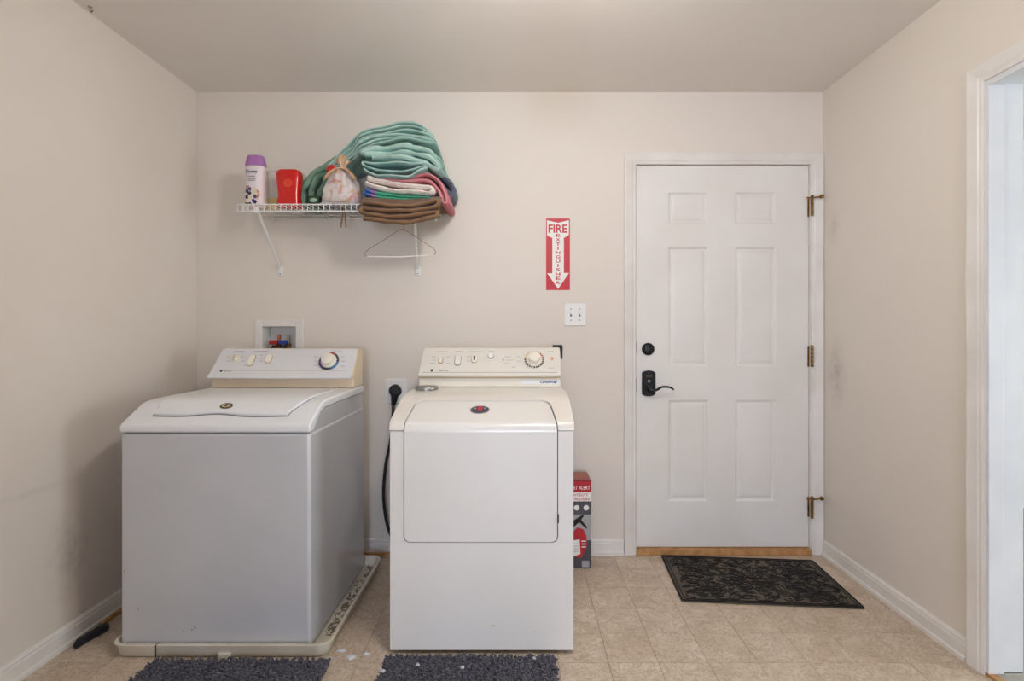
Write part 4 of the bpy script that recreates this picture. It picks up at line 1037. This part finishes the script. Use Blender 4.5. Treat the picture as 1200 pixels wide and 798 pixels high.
for (x, y, r_) in ((-.02, -.03, .045), (.02, -.02, .03), (-.27, .05, .035), (-.28, -.02, .03), (-.1, .07, .03), (-.27, -.1, .028)):
    b.prism([(x + r_*(1+.35*noise.noise((x*9, y*9, t)))*math.cos(t), y + r_*.6*(1+.4*noise.noise((x*5, 3, t*2)))*math.sin(t)) for t in [2*math.pi*q/22 for q in range(22)]], .006, .0066, 'z')
b.build('dried_mud', 'dust', mt, local=True)

# ------------------------------------------------------------------ shaggy rugs
def rug(label, x0, x1, y0, y1, rot, seed):
    cx, cy = (x0+x1)/2, (y0+y1)/2
    t = thing('shag_rug', label, 'rug', (cx, cy, 0), 'charcoal rugs before the machines', R(rot))
    MB().prism(rrect(x1-x0-.01, y1-y0-.01, .02), .0005, .006, 'z').build('backing', 'charcoal2', t, local=True)
    rn = random.Random(seed); vs = []; fs = []; nS = 4; sp = .0072
    hx, hy = (x1-x0)/2, (y1-y0)/2
    nx_, ny_ = int(2*hx/sp), int(2*hy/sp)
    for i in range(nx_):
        for j in range(ny_):
            x = -hx + (i+rn.random())*sp; y = -hy + (j+rn.random())*sp
            # the rug is only ever seen at its far edge; keep the pile everywhere
            a = rn.uniform(0, 6.283); ln = rn.uniform(.008, .014); h = rn.uniform(.013, .020); r_ = rn.uniform(.0042, .0056)
            n0 = len(vs)
            for q, (f, hh, rr) in enumerate(((0, .005, r_), (.45, .005+h*.62, r_*1.05), (1, .005+h*.85, r_*.85))):
                for k in range(nS):
                    th = a + math.pi/2*k + .4
                    vs.append((x + ln*f*math.cos(a) + rr*math.cos(th), y + ln*f*math.sin(a) + rr*math.sin(th), hh + (rr*.5*math.sin(k*1.57) if q == 2 else 0)))
            for q in range(2):
                for k in range(nS): k2 = (k+1) % nS; fs.append((n0+q*nS+k, n0+q*nS+k2, n0+(q+1)*nS+k2, n0+(q+1)*nS+k))
            fs.append(tuple(n0+2*nS+k for k in range(nS)))
    me = bpy.data.meshes.new('pile'); me.from_pydata(vs, [], fs); me.materials.append(M['charcoal'])
    me.polygons.foreach_set('use_smooth', [True]*len(me.polygons))
    o = bpy.data.objects.new('pile', me); COL.objects.link(o); o.parent = t; o['kind'] = 'stuff'
    return t
rug('charcoal shag rug in front of the washing machine', -1.30, -.668, 1.38, 1.832, 0, 3)
rug('charcoal shag rug with white lint in front of the dryer', -.475, .135, 1.40, 1.852, 0, 4)

# ------------------------------------------------------------------ small loose things
def scrap(pts_r, p, label, z=.0, group='lint scraps on the floor'):
    rn = random.Random(int(p.x*1000)); b = MB(); n = 11
    ring = [(pts_r*rn.uniform(.45, 1.25)*math.cos(2*math.pi*k/n), pts_r*rn.uniform(.3, .9)*math.sin(2*math.pi*k/n)) for k in range(n)]
    vs = [(x, y, rn.uniform(.001, .006)) for x, y in ring] + [(x*.5, y*.5, rn.uniform(.005, .010)) for x, y in ring] + [(x*.9, y*.9, 0) for x, y in ring]
    fs = [(k, (k+1) % n, n+(k+1) % n, n+k) for k in range(n)] + [tuple(n+k for k in range(n))] + [(2*n+k, 2*n+(k+1) % n, (k+1) % n, k) for k in range(n)] + [tuple(2*n+n-1-k for k in range(n))]
    o = b.add(vs, fs).build('lint_scrap', 'lint', sharp=80); o.location = (p.x, p.y, z)
    return tag(o, label, 'lint', group)
def fl(px_, py_): Y = F*CAM_Z/(py_-386); return Vector(((px_-608)*Y/F, Y, 0))
for a, b_, r_, lb in ((400, 763, .020, 'flat white lint scrap on the tiles close to the drain pan corner'), (411, 771, .020, 'crumpled white lint scrap on the tiles midway between the two rugs'),
                      (429, 767, .013, 'small white lint scrap on the tiles close to the dryer'), (386, 772, .012, 'small white lint scrap touching the rug before the washing machine')): scrap(r_, fl(a, b_), lb)
for a, b_, r_ in ((448, 787, .012), (489, 780, .008), (542, 783, .007), (626, 772, .006)):
    Y = F*(CAM_Z-.027)/(b_-386); scrap(r_, Vector(((a-608)*Y/F, Y, 0)), 'white lint speck caught in the pile of the dryer rug', .0265, 'lint specks on the rug')
# black cloth by the left baseboard
p = fl(95, 747)
b = loft([(0, .018, .075), (.006, .024, .082), (.014, .020, .072), (.020, .010, .05)], p=2.4, n=30)
for i, v in enumerate(b.v):
    q = Vector(v); d = noise.noise(q*30)*.014
    b.v[i] = (q.x + d + .006*math.sin(q.y*40), q.y + d, max(0, q.z + (d if q.z > .003 else 0)))
o = b.build('black_rag', 'charcoal2', sharp=80); o.location = (XL+.052, p.y, 0); tag(o, 'small crumpled black rag on the floor against the left baseboard', 'rag')
# ceiling hook
c = Vector((-1.675, 2.0, ZC))
hk = thing('ceiling_hook', 'tiny dark screw hook in the ceiling near the left wall', 'hook', tuple(c))
MB().lathe([(0, 0), (.008, 0), (.006, -.003), (0, -.003)], 12, mx=Matrix.Translation(c)).build('hook_plate', 'steel', hk)
MB().tube([(c.x, c.y, c.z-.002), (c.x, c.y, c.z-.014), (c.x+.006, c.y, c.z-.02), (c.x+.011, c.y, c.z-.013)], .002, 6, smooth_n=3).build('hook_wire', 'badge', hk)

# ------------------------------------------------------------------ ceiling lamp (above and behind the frame's top edge)
LX, LY = .15, 1.22
lp = thing('ceiling_lamp', 'round frosted glass globe lamp on a short ceiling stem', 'ceiling lamp', (LX, LY, ZC))
LT = Matrix.Translation((LX, LY, ZC))
MB().lathe([(0, 0), (.075, 0), (.072, -.012), (.05, -.022), (0, -.022)], 32, mx=LT).build('canopy', 'trim', lp)
MB().lathe([(0, -.02), (.012, -.02), (.012, -.12), (.04, -.125), (.04, -.135), (0, -.135)], 20, mx=LT).build('stem', 'steel', lp)
MB().lathe([(.035, -.136)] + [(.1*math.sin(R(a)), -.235 + .1*math.cos(R(a))) for a in range(20, 181, 10)], 32, mx=LT).build('glass_globe', emis('lamp_glass', '#fffbf6', LAMP_STRENGTH), lp)
